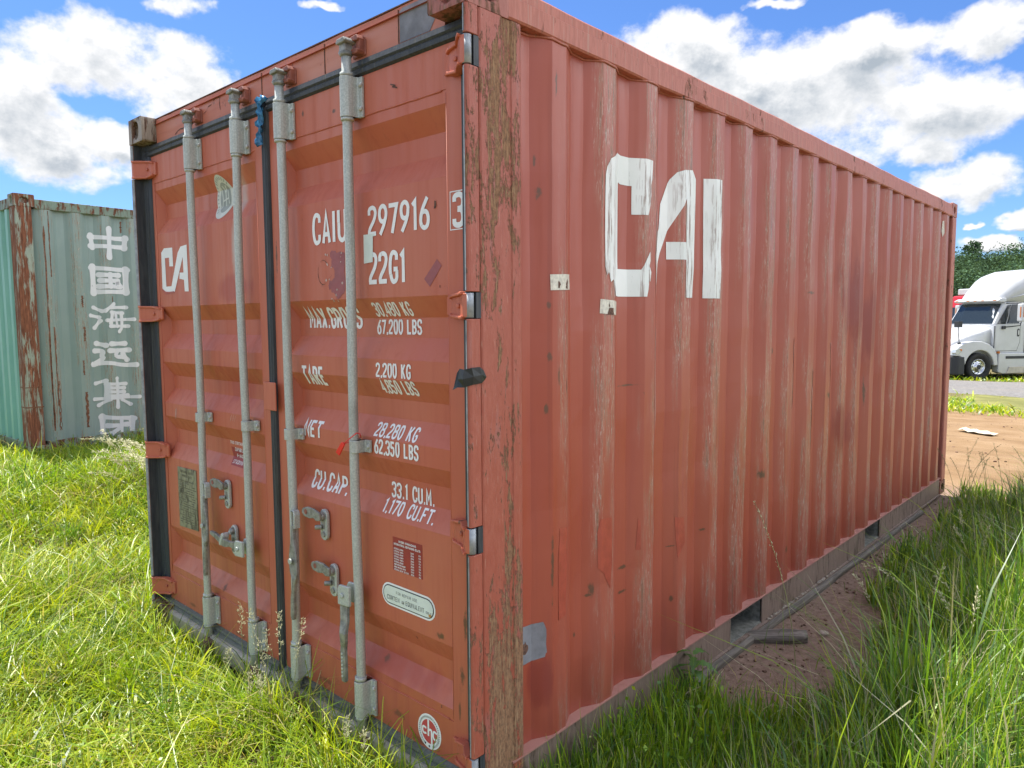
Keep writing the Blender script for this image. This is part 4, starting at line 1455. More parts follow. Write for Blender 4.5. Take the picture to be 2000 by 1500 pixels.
# oval class sticker, half behind the second bar
oc = [(-1.674 + .078 * math.cos(t) * (1 - .1 * math.sin(t)), 2.139 + .096 * math.sin(t)) for t in np.linspace(0, 2 * PI, 40)[:-1]]
oi = [(-1.668 + .050 * math.cos(t) * (1 - .1 * math.sin(t)), 2.137 + .066 * math.sin(t)) for t in np.linspace(0, 2 * PI, 40)[:-1]]
wrap_mark([oc], 'oval_sticker', M_oval, door_l, 'door', .0010)
wrap_mark([oi], 'oval_field', M_ovalgrey, door_l, 'door', .0018)
st = []
for pts in ([(-1.70, 2.19), (-1.69, 2.13), (-1.70, 2.09)], [(-1.68, 2.19), (-1.665, 2.16), (-1.65, 2.19)], [(-1.665, 2.17), (-1.662, 2.10)], [(-1.645, 2.17), (-1.635, 2.11)], [(-1.69, 2.125), (-1.64, 2.135)]):
    st += ribbon(pts, .007)
wrap_mark(st, 'oval_print', M_oval, door_l, 'door', .0026)
wrap_mark([q for k in range(16) for q in ribbon([(-1.674 + .058 * math.cos(t), 2.139 + .075 * math.sin(t)) if i == 0 else (-1.674 + .07 * math.cos(t), 2.139 + .087 * math.sin(t)) for t in [PI * .25 + k * PI * 1.1 / 16] for i in (0, 1)], .005)], 'oval_print', M_ovalgrey, door_l, 'door', .0024)
# stacking notice
wrap_mark([[(-1.71, 1.008), (-1.585, 1.000), (-1.545, .927), (-1.675, .930)]], 'stacking_sticker', M_redstk, door_l, 'door', .0010)
for s, x0, x1, z0, z1 in (('THIS CONTAINER', -1.715, -1.575, 1.022, 1.036), ('CAPABLE OF', -1.672, -1.555, .992, 1.008), ('9-HIGH', -1.655, -1.585, .965, .980), ('STACKING', -1.668, -1.575, .938, .953)):
    wrap_text(s, x0, x1, z0, z1, door_l, M_white, sw=.15, name='sticker_print', eps=.0018)
# data plate
mb = MB().prism([(-2.198, .549), (-1.9885, .5595), (-1.9885, .8615), (-2.198, .857)], DY - .0045, DY - .0005, 'y')
mb.build('data_plate', M_plate, door_l, bevel=.001)
mb = MB()
flat_text(mb, 'CONTAINER SAFETY', -2.165, -2.02, .833, .844, DY - .0049, .2)
flat_text(mb, 'APPROVAL PLATE', -2.15, -2.035, .813, .824, DY - .0049, .2)
for i in range(20):
    z = .795 - i * .0118
    x = -2.185
    while x < -2.015:
        w_ = random.uniform(.01, .045)
        if random.random() < .72:
            mb.add([(x, DY - .0049, z), (x + w_, DY - .0049, z), (x + w_, DY - .0049, z - .0045), (x, DY - .0049, z - .0045)], [(0, 1, 2, 3)])
        x += w_ + .007
mb.build('plate_print', M_plateink, door_l, fix=False)

# ------------------------------------------------------------------ things on the red container
mb = MB()
mt = []
for i in range(13):
    t = i / 12
    z = 2.468 - t * .19
    wv = .030 * (1 - .45 * t) + .006 * math.sin(i * 2.1)
    cxv = -1.205 - .012 * t + .006 * math.sin(i * 1.7)
    for j in range(5):
        u = j / 4 - .5
        mt.append((cxv + u * wv * 2 * (.55 + .45 * abs(math.sin(i * .9 + 1))), .040 - .012 * math.sin(j * 2.4 + i * 1.3) - .008 * t, z + .006 * math.sin(j * 3 + i)))
mb.add(mt, [(i * 5 + j, i * 5 + j + 1, i * 5 + 5 + j + 1, i * 5 + 5 + j) for i in range(12) for j in range(4)], True)
o = mb.build('plastic_strip', M_blue, None, fix=False)
md = o.modifiers.new('thick', 'SOLIDIFY')
md.thickness = .0012
tag(o, 'crumpled blue plastic strip caught at the top of the door gap', 'plastic strip')
# red seal on the right bar's middle bracket
seal = thing('security_seal', 'bright red plastic tag seal tied round the right locking bar', 'seal', (-.64, .0, 1.14), local=False)
mb = MB()
mb.prism([(-.684, 1.118), (-.664, 1.108), (-.630, 1.150), (-.636, 1.158), (-.648, 1.158)], -.006, -.001, 'y')
mb.build('seal_tag', M_seal, seal, bevel=.001)
mb = MB()
mb.tube([(-.636, -.003, 1.153), (-.615, -.006, 1.165), (-.595, .0, 1.180), (-.578, .012, 1.196), (-.585, .03, 1.19), (-.61, .052, 1.172), (-.638, .035, 1.158), (-.640, .005, 1.153)], .0018, 6)
mb.build('seal_cord', M_seal, seal)
# black tape flap
mb = MB()
tv = [(-.040, -.012, 1.430), (-.030, -.010, 1.443), (-.012, -.010, 1.441), (.003, .006, 1.446), (.005, .036, 1.447), (.003, .054, 1.436),
      (-.050, -.016, 1.388), (-.036, -.013, 1.412), (-.012, -.016, 1.413), (.006, .010, 1.420), (.006, .042, 1.424), (.003, .066, 1.416),
      (-.052, -.018, 1.380), (-.034, -.016, 1.388), (-.012, -.012, 1.389), (.003, .008, 1.396), (.006, .042, 1.399), (.003, .058, 1.407)]
mb.add(tv, [(i + j * 6, i + 1 + j * 6, i + 7 + j * 6, i + 6 + j * 6) for j in range(2) for i in range(5)])
o = mb.build('tape_flap', M_tape, None, fix=False)
md = o.modifiers.new('thick', 'SOLIDIFY')
md.thickness = .0012
tag(o, 'torn flap of black tape stuck on the corner post', 'tape')

# ------------------------------------------------------------------ ground shape
CAMP = np.array([1.518, -1.476])


def gz(x, y):
    x = np.asarray(x, dtype=float)
    y = np.asarray(y, dtype=float)
    z = -.035 + .26 * smooth((-x - 2.7) / 3.6) * (1 - smooth((y - 9) / 10))
    z = z - .029 * np.clip(y - 8, 0, 23) * smooth((y - 7) / 5)
    d = np.hypot(x - CAMP[0], y - CAMP[1])
    z = z + (vnoise(x, y, .9, 3) - .5) * .03 + (vnoise(x, y, .23, 5) - .5) * .012 + (vnoise(x, y, 6, 9) - .5) * .10 * smooth((d - 6) / 12)
    inside = (x > -2.5) & (x < .06) & (y > -.06) & (y < 6.12)
    z = np.where(inside, np.minimum(z, -.034), z)
    z = z + 0.0
    return z


def hill(x, y):
    """wooded slope far behind the truck"""
    d = np.hypot(x, y)
    az_ = np.degrees(np.arctan2(x, y))
    top = 12.2 + 2.6 * np.sin(np.radians(az_ * 5 + 40)) + 1.6 * np.sin(np.radians(az_ * 13))
    m = smooth((az_ + 52) / 22) * (1 - smooth((az_ - 28) / 25))
    return top * m * smooth((d - 95) / 125)


M_ground, nt, p = material('soil_and_sand')
co = nt.coord()
xyz = nt.sep(co)
nb = nt.noise(co, 1.6, 6, .65)
nf = nt.noise(co, 26, 6, .7)
ns = nt.noise(co, 110, 4, .7)
dirt = nt.mix(nt.step(nf, .3, .7), (.185, .12, .088), (.30, .21, .158))
dirt = nt.mix(nt.math('MULTIPLY', nt.step(ns, .55, .75), .6), dirt, (.33, .24, .17))
sand = nt.mix(nt.step(nb, .3, .7), (.215, .135, .068), (.275, .185, .105))
sand = nt.mix(nt.math('MULTIPLY', nt.step(nf, .5, .75), .5), sand, (.165, .098, .05))
lawn = nt.mix(nt.step(nf, .35, .7), (.09, .075, .035), (.20, .17, .07))
wob = nt.math('MULTIPLY', nt.math('SUBTRACT', nb, .5), 1.6)
fy_ = nt.step(nt.math('ADD', xyz[1], wob), 5.9, 6.9)
fl = nt.step(nt.math('ADD', nt.math('MULTIPLY', xyz[0], -1), nt.math('MULTIPLY', wob, .4)), 2.3, 2.7)
ff = nt.math('SUBTRACT', 1.0, nt.step(nt.math('ADD', xyz[1], nt.math('MULTIPLY', wob, .3)), -.1, .25))
green = nt.mix(nt.step(nb, .35, .65), (.10, .13, .035), (.20, .22, .06))
fg = nt.step(nt.math('ADD', xyz[1], nt.math('MULTIPLY', wob, 1.6)), 14.4, 16.5)
sand = nt.mix(nt.math('MULTIPLY', nt.step(nt.noise(nt.mapping(co, (.5, 2.2, 1)), 1.1, 6, .7), .48, .66), .6), sand, (.16, .096, .05))
c = nt.mix(fy_, dirt, sand)
c = nt.mix(nt.math('MULTIPLY', fg, .75), c, green)
c = nt.mix(nt.math('MAXIMUM', fl, ff), c, lawn)
nt.put(p.inputs['Base Color'], c)
p.inputs['Roughness'].default_value = .95
p.inputs['Specular IOR Level'].default_value = .15
nt.put(p.inputs['Normal'], nt.bump(nt.math('ADD', nf, nt.math('MULTIPLY', ns, .4)), .6, .02))


def axis_pts(c, near, far):
    pts = [0.]
    s = near
    while pts[-1] < far:
        pts.append(pts[-1] + s)
        s = min(s * 1.11, far / 6)
    return np.array([-q for q in pts[:0:-1]] + pts) + c


gx, gy = axis_pts(.2, .05, 2500), axis_pts(1.2, .05, 2500)
X, Y = np.meshgrid(gx, gy)
Z = gz(X, Y)
Z = np.where((np.hypot(X, Y) > 60), -.70 + 0 * Z, Z)
n1_, n2_ = X.shape


def grid_mesh(name, X, Y, Z, mat, kind='structure'):
    a, b = X.shape
    me = bpy.data.meshes.new(name)
    v = np.stack([X, Y, Z], -1).reshape(-1, 3)
    idx = np.arange(a * b).reshape(a, b)
    f = np.stack([idx[:-1, :-1], idx[:-1, 1:], idx[1:, 1:], idx[1:, :-1]], -1).reshape(-1, 4)
    me.vertices.add(len(v))
    me.vertices.foreach_set('co', v.ravel().astype(np.float32))
    me.loops.add(f.size)
    me.loops.foreach_set('vertex_index', f.ravel().astype(np.int32))
    me.polygons.add(len(f))
    me.polygons.foreach_set('loop_start', np.arange(0, f.size, 4, dtype=np.int32))
    me.polygons.foreach_set('use_smooth', np.ones(len(f), dtype=bool))
    me.update()
    me.validate()
    o = link(name, me, mat)
    if kind:
        o['kind'] = kind
    return o


grid_mesh('ground', X, Y, Z, M_ground)
# gravel road
M_road, nt, p = material('gravel')
co = nt.coord()
c = nt.mix(nt.step(nt.noise(co, 9, 6, .75), .35, .68), (.125, .118, .112), (.20, .19, .18))
c = nt.mix(nt.math('MULTIPLY', nt.step(nt.noise(co, 45, 4, .7), .5, .7), .5), c, (.13, .12, .11))
c = nt.mix(nt.math('MULTIPLY', nt.step(nt.noise(nt.mapping(co, (.15, 1.1, 1)), 1.0, 4, .6), .45, .7), .4), c, (.21, .18, .145))
nt.put(p.inputs['Base Color'], c)
p.inputs['Roughness'].default_value = .95
nt.put(p.inputs['Normal'], nt.bump(nt.noise(co, 40, 5, .7), .5, .03))
xr = np.linspace(-60, 60, 181)
tr = np.linspace(0, 1, 22)
XX, TT = np.meshgrid(xr, tr)
e0 = 20.6 - XX * .02 + (vnoise(XX, TT * 0, 2.2, 2) - .5) * 1.2
e1 = 28.6 - XX * .02 + (vnoise(XX, TT * 0, 2.0, 4) - .5) * .8
YY = e0 + (e1 - e0) * TT
ZZ = gz(XX, YY) + .03 + .06 * np.sin(PI * TT)
ZZ[0] = gz(XX[0], YY[0]) - .05
ZZ[-1] = gz(XX[-1], YY[-1]) - .05
grid_mesh('gravel_road', XX, YY, ZZ, M_road)
# hill
azs = np.radians(np.linspace(-56, 56, 90))
ds = np.linspace(92, 420, 60)
A_, D_ = np.meshgrid(azs, ds)
XH, YH = np.sin(A_) * D_, np.cos(A_) * D_
ZH = hill(XH, YH) - .9 + vnoise(XH, YH, 9, 2) * 1.2
M_hill = simple('forest_floor', (.03, .05, .018), .95, 0, .4, .2)
grid_mesh('hill', XH, YH, ZH, M_hill)

# ------------------------------------------------------------------ green container behind the lawn
GC = Vector((-6.83112, .55346, .2483))
GU = Vector((-.06, .998, 0)).normalized()
grot = math.atan2(-GU.x, GU.y)
green_c = thing('shipping_container', 'faded green shipping container with white Chinese characters and a rusty corner post', 'container', GC, grot, local=True)
# local: x out of the lettered wall (0 = outer face), y along it, container body at x<0
M_gside = paint('green_side_paint', (.20, .285, .262), (.25, .335, .31), (.15, .22, .205), rust=(.13, .055, .03), worn=(.26, .30, .24), rustamt=.68, gloss=.5)
M_gend = paint('green_end_paint_lit', (.19, .43, .36), (.23, .48, .41), (.14, .33, .28), rust=(.13, .055, .03), worn=(.3, .42, .36), rustamt=.72, gloss=.45)  # the wall's green, brightened so the colour carries the light on the end
M_gpost = corroded('rusted_green_post', (.25, .30, .24), (.235, .092, .05), (.38, .34, .26), .44, .53, vs=2.2)
M_grail = corroded('rusted_green_rail', (.16, .22, .17), (.17, .065, .035), (.26, .3, .24), .48, .6, vs=8)


def gprof(y):
    if y < .165:
        return -.036
    u = (y - .165) % .2806
    if u < .068:
        return -.052 + .046 * u / .068
    if u < .140:
        return -.006
    if u < .208:
        return -.006 - .046 * (u - .140) / .068
    return -.052


brk = [.15]
for k in range(23):
    for d_ in (0, .068, .140, .208):
        y = .165 + k * .2806 + d_
        if .151 < y < 5.87:
            brk.append(y)
brk.append(5.88)
zs = [.15, .5, 1., 1.5, 2.0, 2.46]
vs, wr = [], []
for z in zs:
    for y in brk:
        vs.append((gprof(y), y, z))
        u = (y - .165) % .2806
        wr.append(1. if .06 < u < .145 else 0.)
nb_ = len(brk)
me = bpy.data.meshes.new('side_panel')
me.from_pydata(vs, [], [(j * nb_ + i, j * nb_ + i + 1, (j + 1) * nb_ + i + 1, (j + 1) * nb_ + i) for j in range(len(zs) - 1) for i in range(nb_ - 1)])
float_attr(me, 'wear', wr)
gs = link('side_panel', me, M_gside, green_c)
# far side, end wall, rear, roof, floor
mb = MB()
xs = []
x = -.16
while x > -2.28:
    xs += [(x, .055), (x - .06, .055), (x - .085, .012), (x - .15, .012), (x - .175, .055)]
    x -= .19
xs += [(-2.28, .055)]
vs = [(a, b, z) for z in (.15, 2.47) for a, b in xs]
n_ = len(xs)
mb.add(vs, [(i + 1, i, n_ + i, n_ + i + 1) for i in range(n_ - 1)])
mb.build('end_panel', M_gend, green_c, fix=False)
MB().box(-2.43, -2.40, .16, 5.9, .15, 2.47).build('side_panel', M_gside, green_c)
MB().box(-2.28, -.16, 6.0, 6.03, .12, 2.5).build('end_panel', M_gside, green_c)
MB().box(-2.38, -.06, .06, 6.0, 2.53, 2.56).build('roof_panel', M_gside, green_c)
for x0 in (-.155, -2.438):
    for y0 in (0, 5.903):
        mb = MB()
        mb.prism([(x0, y0 + .004), (x0 + .152, y0 + .004), (x0 + .154, y0 + .015), (x0 + .154, y0 + .14), (x0 + .146, y0 + .152), (x0, y0 + .152)], .118, 2.473, 'z')
        o = mb.build('corner_post', M_gpost, green_c, bevel=.006)
        float_attr(o.data, 'wear', [.5] * len(o.data.vertices))
bx_ = box
box = green_c
for z0 in (0, 2.473):
    for x0, sxx in ((-.162, 1), (-2.438, -1)):
        for y0, fr in ((0, -1), (5.88, 1)):
            casting(x0, x0 + .162, y0, y0 + .178, z0, z0 + .118, M_gpost, fr, sxx)
box = bx_
for x0 in (-.06, -2.438):
    MB().box(x0, x0 + .058, .178, 5.88, 2.46, 2.552).build('top_rail', M_grail, green_c, bevel=.006)
    MB().box(x0, x0 + .056, .178, 5.88, .01, .155).build('bottom_rail', M_grail, green_c, bevel=.006)
MB().box(-2.27, -.165, .006, .06, 2.46, 2.56).build('end_rail', M_grail, green_c, bevel=.006)
MB().box(-2.27, -.165, .006, .06, .01, .155).build('end_rail', M_grail, green_c, bevel=.006)
HAN = [
[[(0.684, 2.2346), (0.8541, 2.2316), (1.0339, 2.2369)], [(0.6881, 2.1404), (0.8498, 2.1447), (1.0215, 2.1446)], [(0.6907, 2.2509), (0.7052, 2.1259)], [(1.0313, 2.2481), (1.0193, 2.1331)], [(0.8634, 2.3252), (0.855, 2.0327)]],
[[(0.6825, 1.914), (0.8533, 1.907), (1.0336, 1.9048)], [(0.6951, 1.9274), (0.696, 1.6506)], [(0.6936, 1.6633), (1.0223, 1.6725)], [(1.0212, 1.9124), (1.017, 1.6624)], [(0.7509, 1.8426), (0.9515, 1.8469)], [(0.76, 1.7838), (0.9407, 1.7861)], [(0.7448, 1.7224), (0.9645, 1.7266)], [(0.8503, 1.8472), (0.852, 1.726)], [(0.9289, 1.7694), (0.9469, 1.7521)]],
[[(0.6854, 1.5002), (0.759, 1.4624)], [(0.6512, 1.4169), (0.7315, 1.3978)], [(0.7417, 1.3607), (0.685, 1.2854)], [(0.8769, 1.5399), (0.7852, 1.4658)], [(0.8408, 1.502), (1.0109, 1.5039)], [(0.846, 1.45), (0.9712, 1.4425)], [(0.8534, 1.4419), (0.8326, 1.336)], [(0.8001, 1.3654), (0.9281, 1.3717), (1.0756, 1.3764)], [(0.831, 1.3034), (1.0203, 1.3018)], [(0.9601, 1.4425), (0.9651, 1.2858), (0.9298, 1.2449)], [(0.8911, 1.4176), (0.9058, 1.3028)]],
[[(0.6964, 1.1225), (0.7745, 1.1008)], [(0.6773, 1.0439), (0.7564, 1.0444), (0.7352, 0.9883), (0.7552, 0.9597), (0.6611, 0.9024)], [(0.6505, 0.9029), (0.7964, 0.9203), (0.9357, 0.8805), (1.0779, 0.8818)], [(0.8294, 1.1156), (0.9839, 1.1147)], [(0.8102, 1.0425), (1.0158, 1.0438)], [(0.8929, 1.0397), (0.8536, 0.9752), (0.9641, 0.9707)], [(0.9577, 1.0042), (0.9946, 0.9394)]],
[[(0.7634, 0.7254), (0.6659, 0.6994)], [(0.7604, 0.7256), (0.7596, 0.5565)], [(0.8688, 0.7433), (0.8677, 0.6903)], [(0.7616, 0.6878), (0.9706, 0.6781)], [(0.7827, 0.6468), (0.9524, 0.6342)], [(0.7806, 0.6042), (0.9503, 0.5908)], [(0.763, 0.5611), (0.987, 0.5509)], [(0.8706, 0.6851), (0.8631, 0.4363)], [(0.6424, 0.5338), (0.8552, 0.5319), (1.0938, 0.5285)], [(0.7922, 0.5257), (0.6844, 0.4647)], [(0.9146, 0.5151), (1.0081, 0.4513)]],
[[(0.7025, 0.3382), (0.8602, 0.3147), (1.0331, 0.2928)], [(0.7135, 0.3436), (0.7117, 0.0929)], [(1.0152, 0.2947), (1.011, 0.0401)], [(0.7086, 0.0933), (1.0176, 0.0392)], [(0.7546, 0.24), (0.9715, 0.2318)], [(0.8981, 0.2771), (0.9001, 0.1222), (0.8627, 0.1067)], [(0.8872, 0.2162), (0.7702, 0.1468)]]]
M_han, nt, p = material('scuffed_white_characters')
co = nt.coord()
cb = nt.mix(nt.step(nt.noise(nt.mapping(co, (1, 14, 3)), 4, 6, .7), .66, .7), (.66, .69, .70), (.12, .16, .13))
nt.put(p.inputs['Base Color'], cb)
p.inputs['Roughness'].default_value = .6
for chn, strokes in enumerate(HAN):
    bm = bmesh.new()
    lay = []
    for k, pts in enumerate(strokes):
        pp = chaikin(pts, 2) if len(pts) > 2 else [tuple(np.array(pts[0]) * (1 - t) + np.array(pts[1]) * t) for t in (0, .25, .5, .75, 1)]
        w0 = .050 if chn not in (2, 4) else .037
        if pts[0][1] - pts[-1][1] > .2:
            w0 *= 1.15
        n_ = len(pp)
        qs = ribbon(pp, w0)
        # strokes swell at their ends
        for i, q in enumerate(qs):
            def sw(i_):
                t = abs(i_ / (n_ - 1) - .5) * 2
                return .82 + .35 * t ** 2
            a, b, c_, d_ = q
            m0, m1 = (a + b) / 2, (c_ + d_) / 2
            q2 = [m0 + (a - m0) * sw(i), m0 + (b - m0) * sw(i), m1 + (c_ - m1) * sw(i + 1), m1 + (d_ - m1) * sw(i + 1)]
            fv = [bm.verts.new((k, p_[0], p_[1])) for p_ in q2]
            bm.faces.new(fv)
        # round ends
        for pt in (pts[0], pts[-1]):
            r_ = w0 * .58
            fv = [bm.verts.new((k + .5, pt[0] + r_ * math.cos(t), pt[1] + r_ * math.sin(t))) for t in np.linspace(0, 2 * PI, 13)[:-1]]
            bm.faces.new(fv)
    for y in brk:
        bmesh.ops.bisect_plane(bm, geom=bm.verts[:] + bm.edges[:] + bm.faces[:], dist=1e-6, plane_co=(0, y, 0), plane_no=(0, 1, 0))
    for v_ in bm.verts:
        v_.co.x = gprof(v_.co.y) + .0012 + v_.co.x * .0004
    bm.normal_update()
    for f in bm.faces:
        if f.normal.x < 0:
            f.normal_flip()
    me = bpy.data.meshes.new('lettering')
    bm.to_mesh(me)
    bm.free()
    link('lettering', me, M_han, gs)
# rust runs down the ridges of the green wall
M_grust = simple('green_wall_rust', (.17, .075, .04), .9, 0, .5, 40)
for y0, z0, z1, w_ in ((.2455, 2.3, .3, .02), (.292, 2.45, 1.8, .012), (.292, 1.3, .5, .014), (.245, 1.2, .25, .014), (.557, .62, .25, .03), (.565, 1.62, 1.5, .022), (.57, 1.3, 1.15, .02), (.545, .95, .8, .02), (1.0, 2.42, 2.30, .02), (.862, 1.62, 1.56, .01), (.30, .75, .25, .03)):
    poly = []
    n_ = 24
    for k in range(n_):
        z = z0 + (z1 - z0) * k / (n_ - 1)
        poly.append((y0 - w_ * random.uniform(.1, .6), z))
    for k in range(n_ - 1, -1, -1):
        z = z0 + (z1 - z0) * k / (n_ - 1)
        poly.append((y0 + w_ * random.uniform(.1, .6), z))
    mb = MB()
    for k in range(n_ - 1):
        a, b, c_, d_ = poly[k], poly[k + 1], poly[2 * n_ - 2 - k], poly[2 * n_ - 1 - k]
        mb.add([(gprof(q[0]) + .0025, q[0], q[1]) for q in (a, b, c_, d_)], [(0, 1, 2, 3)])
    mb.build('rust_run', M_grust, gs, fix=False)
# weld seam band low on the post
MB().box(-.15, .0015, .0025, .1545, .50, .512).build('weld_bead', M_grust, green_c)
MB().box(-.15, .0015, .0025, .1545, .70, .708).build('weld_bead', M_grust, green_c)

# ------------------------------------------------------------------ timber, log, stones
o = MB()
n_ = 26
ysr = np.linspace(1.05, 5.2, n_)
vs = []
for i, y in enumerate(ysr):
    w1 = .004 * math.sin(i * .8)
    vs += [(-.16, y, -.036), (.028 + w1, y, -.036 + .004 * math.sin(i)), (.032 + w1, y, -.010), (.026 + w1, y, -.0015 + .0008 * math.sin(i * 1.7)), (-.16, y, -.0012)]
fs = [(i * 5 + k, i * 5 + (k + 1) % 5, i * 5 + 5 + (k + 1) % 5, i * 5 + 5 + k) for i in range(n_ - 1) for k in range(5)] + [tuple(range(5)), tuple(range((n_ - 1) * 5, n_ * 5))]
o.add(vs, fs)
tag(o.build('timber_beam', M_timber, None), 'long flat weathered timber lying under the red container side rail', 'timber')
mb = MB()
n_ = 14
path = []
vs = []
a0, a1 = Vector((-.16, 1.86, -.03)), Vector((.212, 2.135, -.012))
axd = (a1 - a0).normalized()
sd = Vector((-axd.y, axd.x, 0))
for i in range(n_):
    t = i / (n_ - 1)
    c_ = a0.lerp(a1, t)
    for k in range(14):
        q = 2 * PI * k / 14
        r_ = (.046 + .006 * math.sin(3 * q + 1) + .003 * math.sin(i * 1.3 + k)) * (1 if t < .93 else 1 - (t - .93) * 5)
        h_ = .034 * math.sin(q)
        vs.append(c_ + sd * r_ * math.cos(q) * 1.15 + Vector((0, 0, h_ + .004 * math.sin(i + k * 2))))
mb.add(vs, [(i * 14 + k, i * 14 + (k + 1) % 14, (i + 1) * 14 + (k + 1) % 14, (i + 1) * 14 + k) for i in range(n_ - 1) for k in range(14)], True)
mb.add(vs[:14] + vs[-14:], [tuple(range(14)), tuple(range(14, 28))])
M_log, nt, p = material('grey_log')
co = nt.coord()
rotm = nt.node('ShaderNodeMapping')
nt.put(rotm.inputs[0], co)
rotm.inputs[2].default_value = (0, 0, -math.atan2(axd.y, axd.x))
gr = nt.noise(nt.mapping(rotm.outputs[0], (2, 45, 45)), 1.2, 6, .65)
nt.put(p.inputs['Base Color'], nt.mix(nt.step(gr, .35, .68), (.085, .07, .058), (.25, .215, .18)))
p.inputs['Roughness'].default_value = .9
nt.put(p.inputs['Normal'], nt.bump(gr, .7, .005))
tag(mb.build('log', M_log, None), 'short grey weathered log poking out from beneath the red container', 'log')


def stone_mesh(name, r, seed, flat=.6):
    bm = bmesh.new()
    bmesh.ops.create_icosphere(bm, subdivisions=2, radius=1)
    rd = random.Random(seed)
    ax = [(rd.uniform(.7, 1.3), rd.uniform(0, 6), Vector((rd.uniform(-1, 1), rd.uniform(-1, 1), rd.uniform(-1, 1)))) for _ in range(5)]
    for v_ in bm.verts:
        s_ = 1 + sum(.09 * math.sin(3 * a * v_.co.dot(d_) + b) for a, b, d_ in ax)
        v_.co = Vector((v_.co.x * s_ * r, v_.co.y * s_ * r * .8, v_.co.z * s_ * r * flat))
    me = bpy.data.meshes.new(name)
    bm.to_mesh(me)
    bm.free()
    return me


M_stone = simple('pale_stone', (.40, .34, .27), .9, 0, .3, 40, .4)
M_dirtclod = simple('dirt_clod', (.17, .10, .065), .95, 0, .35, 60, .5)
o = link('stone', stone_mesh('stone', .026, 3), M_stone)
o.location = (.25, 2.27, gz(.25, 2.27) + .012)
tag(o, 'fist sized pale stone on the bare dirt beside the grey log', 'stone')
# gravel and clods: uncountable
mb = MB()
bm = bmesh.new()
cl = [stone_mesh('clod', 1, k, .7) for k in range(4)]
VV, FF = [], []
cv_ = []
for me in cl:
    v = np.zeros(len(me.vertices) * 3, np.float32)
    me.vertices.foreach_get('co', v)
    cv_.append((v.reshape(-1, 3), [tuple(p_.vertices) for p_ in me.polygons]))
for k in range(1100):
    y = 1.15 + 5 * rng.random() ** 1.8
    x = .02 + rng.random() * (.5 if y < 2.4 else .25)
    r_ = .002 + .010 * rng.random() ** 4
    v, f = cv_[k % 4]
    a = rng.random() * 6.28
    R_2 = np.array([[math.cos(a), -math.sin(a), 0], [math.sin(a), math.cos(a), 0], [0, 0, 1]])
    mb.add(v @ R_2.T * r_ + np.array([x, y, float(gz(x, y)) + r_ * .3]), f, True)
for k in range(700):
    y = 6.3 + 9 * rng.random() ** 1.3
    x = -3.2 + 4.6 * rng.random()
    r_ = .004 + .016 * rng.random() ** 4
    v, f = cv_[k % 4]
    mb.add(v * r_ + np.array([x, y, float(gz(x, y)) + r_ * .3]), f, True)
o = mb.build('gravel_bits', M_dirtclod, None, fix=False)
o['kind'] = 'stuff'
mb = MB()
for k in range(60):
    t = rng.random()
    y = rng.choice([2.25, 2.45, 2.62, 2.9, 3.1]) + rng.normal() * .05
    r_ = .003 + .008 * rng.random()
    v, f = cv_[k % 4]
    mb.add(v * r_ + np.array([-.002 + rng.random() * .006, y, .0075 + r_ * .5]), f, True)
o = mb.build('grit', M_stone, None, fix=False)
o['kind'] = 'stuff'
# pale scrap on the sand
mb = MB()
sx0, sy0 = -.62, 10.75
z0 = float(gz(sx0, sy0))
sv = []
for i in range(7):
    for j in range(3):
        x, y = sx0 + (i / 6 - .5) * .48 + .03 * j, sy0 + .25 - (i / 6) * .42 + j * .13
        sv.append((x, y, float(gz(x, y)) + .02 + .03 * math.sin(i * 1.4 + j) ** 2))
mb.add(sv, [(i * 3 + j, i * 3 + j + 1, i * 3 + 4 + j, i * 3 + 3 + j) for i in range(6) for j in range(2)])
o = mb.build('scrap_sheet', simple('pale_scrap', (.55, .48, .36), .8, 0, .2, 20), None, fix=False)
md = o.modifiers.new('thick', 'SOLIDIFY')
md.thickness = .006
tag(o, 'crumpled pale scrap lying on the open sand', 'litter')

# ------------------------------------------------------------------ white truck
TA = math.radians(217)
TX, TY = -4.837, 30.778
truck = thing('semi_truck', 'white semi truck with a tall roof fairing parked beyond the gravel road', 'truck', (TX, TY, float(gz(TX, TY)) + .0), math.atan2(math.cos(TA), math.sin(TA)), local=True)
M_tw, nt, p = material('white_truck_paint')
co = nt.coord()
c = nt.mix(nt.step(nt.noise(co, 2, 5), .35, .7), (.56, .57, .58), (.50, .51, .51))
xyz = nt.sep(co)
low = nt.math('SUBTRACT', 1.0, nt.step(nt.math('ADD', xyz[2], nt.math('MULTIPLY', nt.noise(co, 5, 4), .6)), .4, 1.3))
c = nt.mix(nt.math('MULTIPLY', low, .35), c, (.5, .44, .36))
nt.put(p.inputs['Base Color'], c)
p.inputs['Roughness'].default_value = .28
p.inputs['Coat Weight'].default_value = .4
M_tblk = simple('black_plastic', (.028, .03, .033), .55)
M_glass = simple('dark_glass', (.02, .027, .03), .06, 0, .1)
M_tyre = simple('tyre_rubber', (.022, .022, .022), .85, 0, .25)
M_chrome = simple('polished_rim', (.62, .63, .65), .22, .9, .1)
M_amber = simple('amber_lens', (.55, .16, .02), .3)
M_lamp = simple('headlight_lens', (.55, .58, .6), .12, .3, .1)
M_dark = simple('shadowed_gap', (.012, .012, .012), .9)


def loft(mb, secs, smooth=True):
    n = len(secs[0])
    vs = [p_ for s_ in secs for p_ in s_]
    fs = [(i * n + k, i * n + (k + 1) % n, (i + 1) * n + (k + 1) % n, (i + 1) * n + k) for i in range(len(secs) - 1) for k in range(n)]
    mb.add(vs, fs, smooth)
    mb.add(secs[0] + secs[-1], [tuple(range(n)), tuple(range(n, 2 * n))])
    return mb


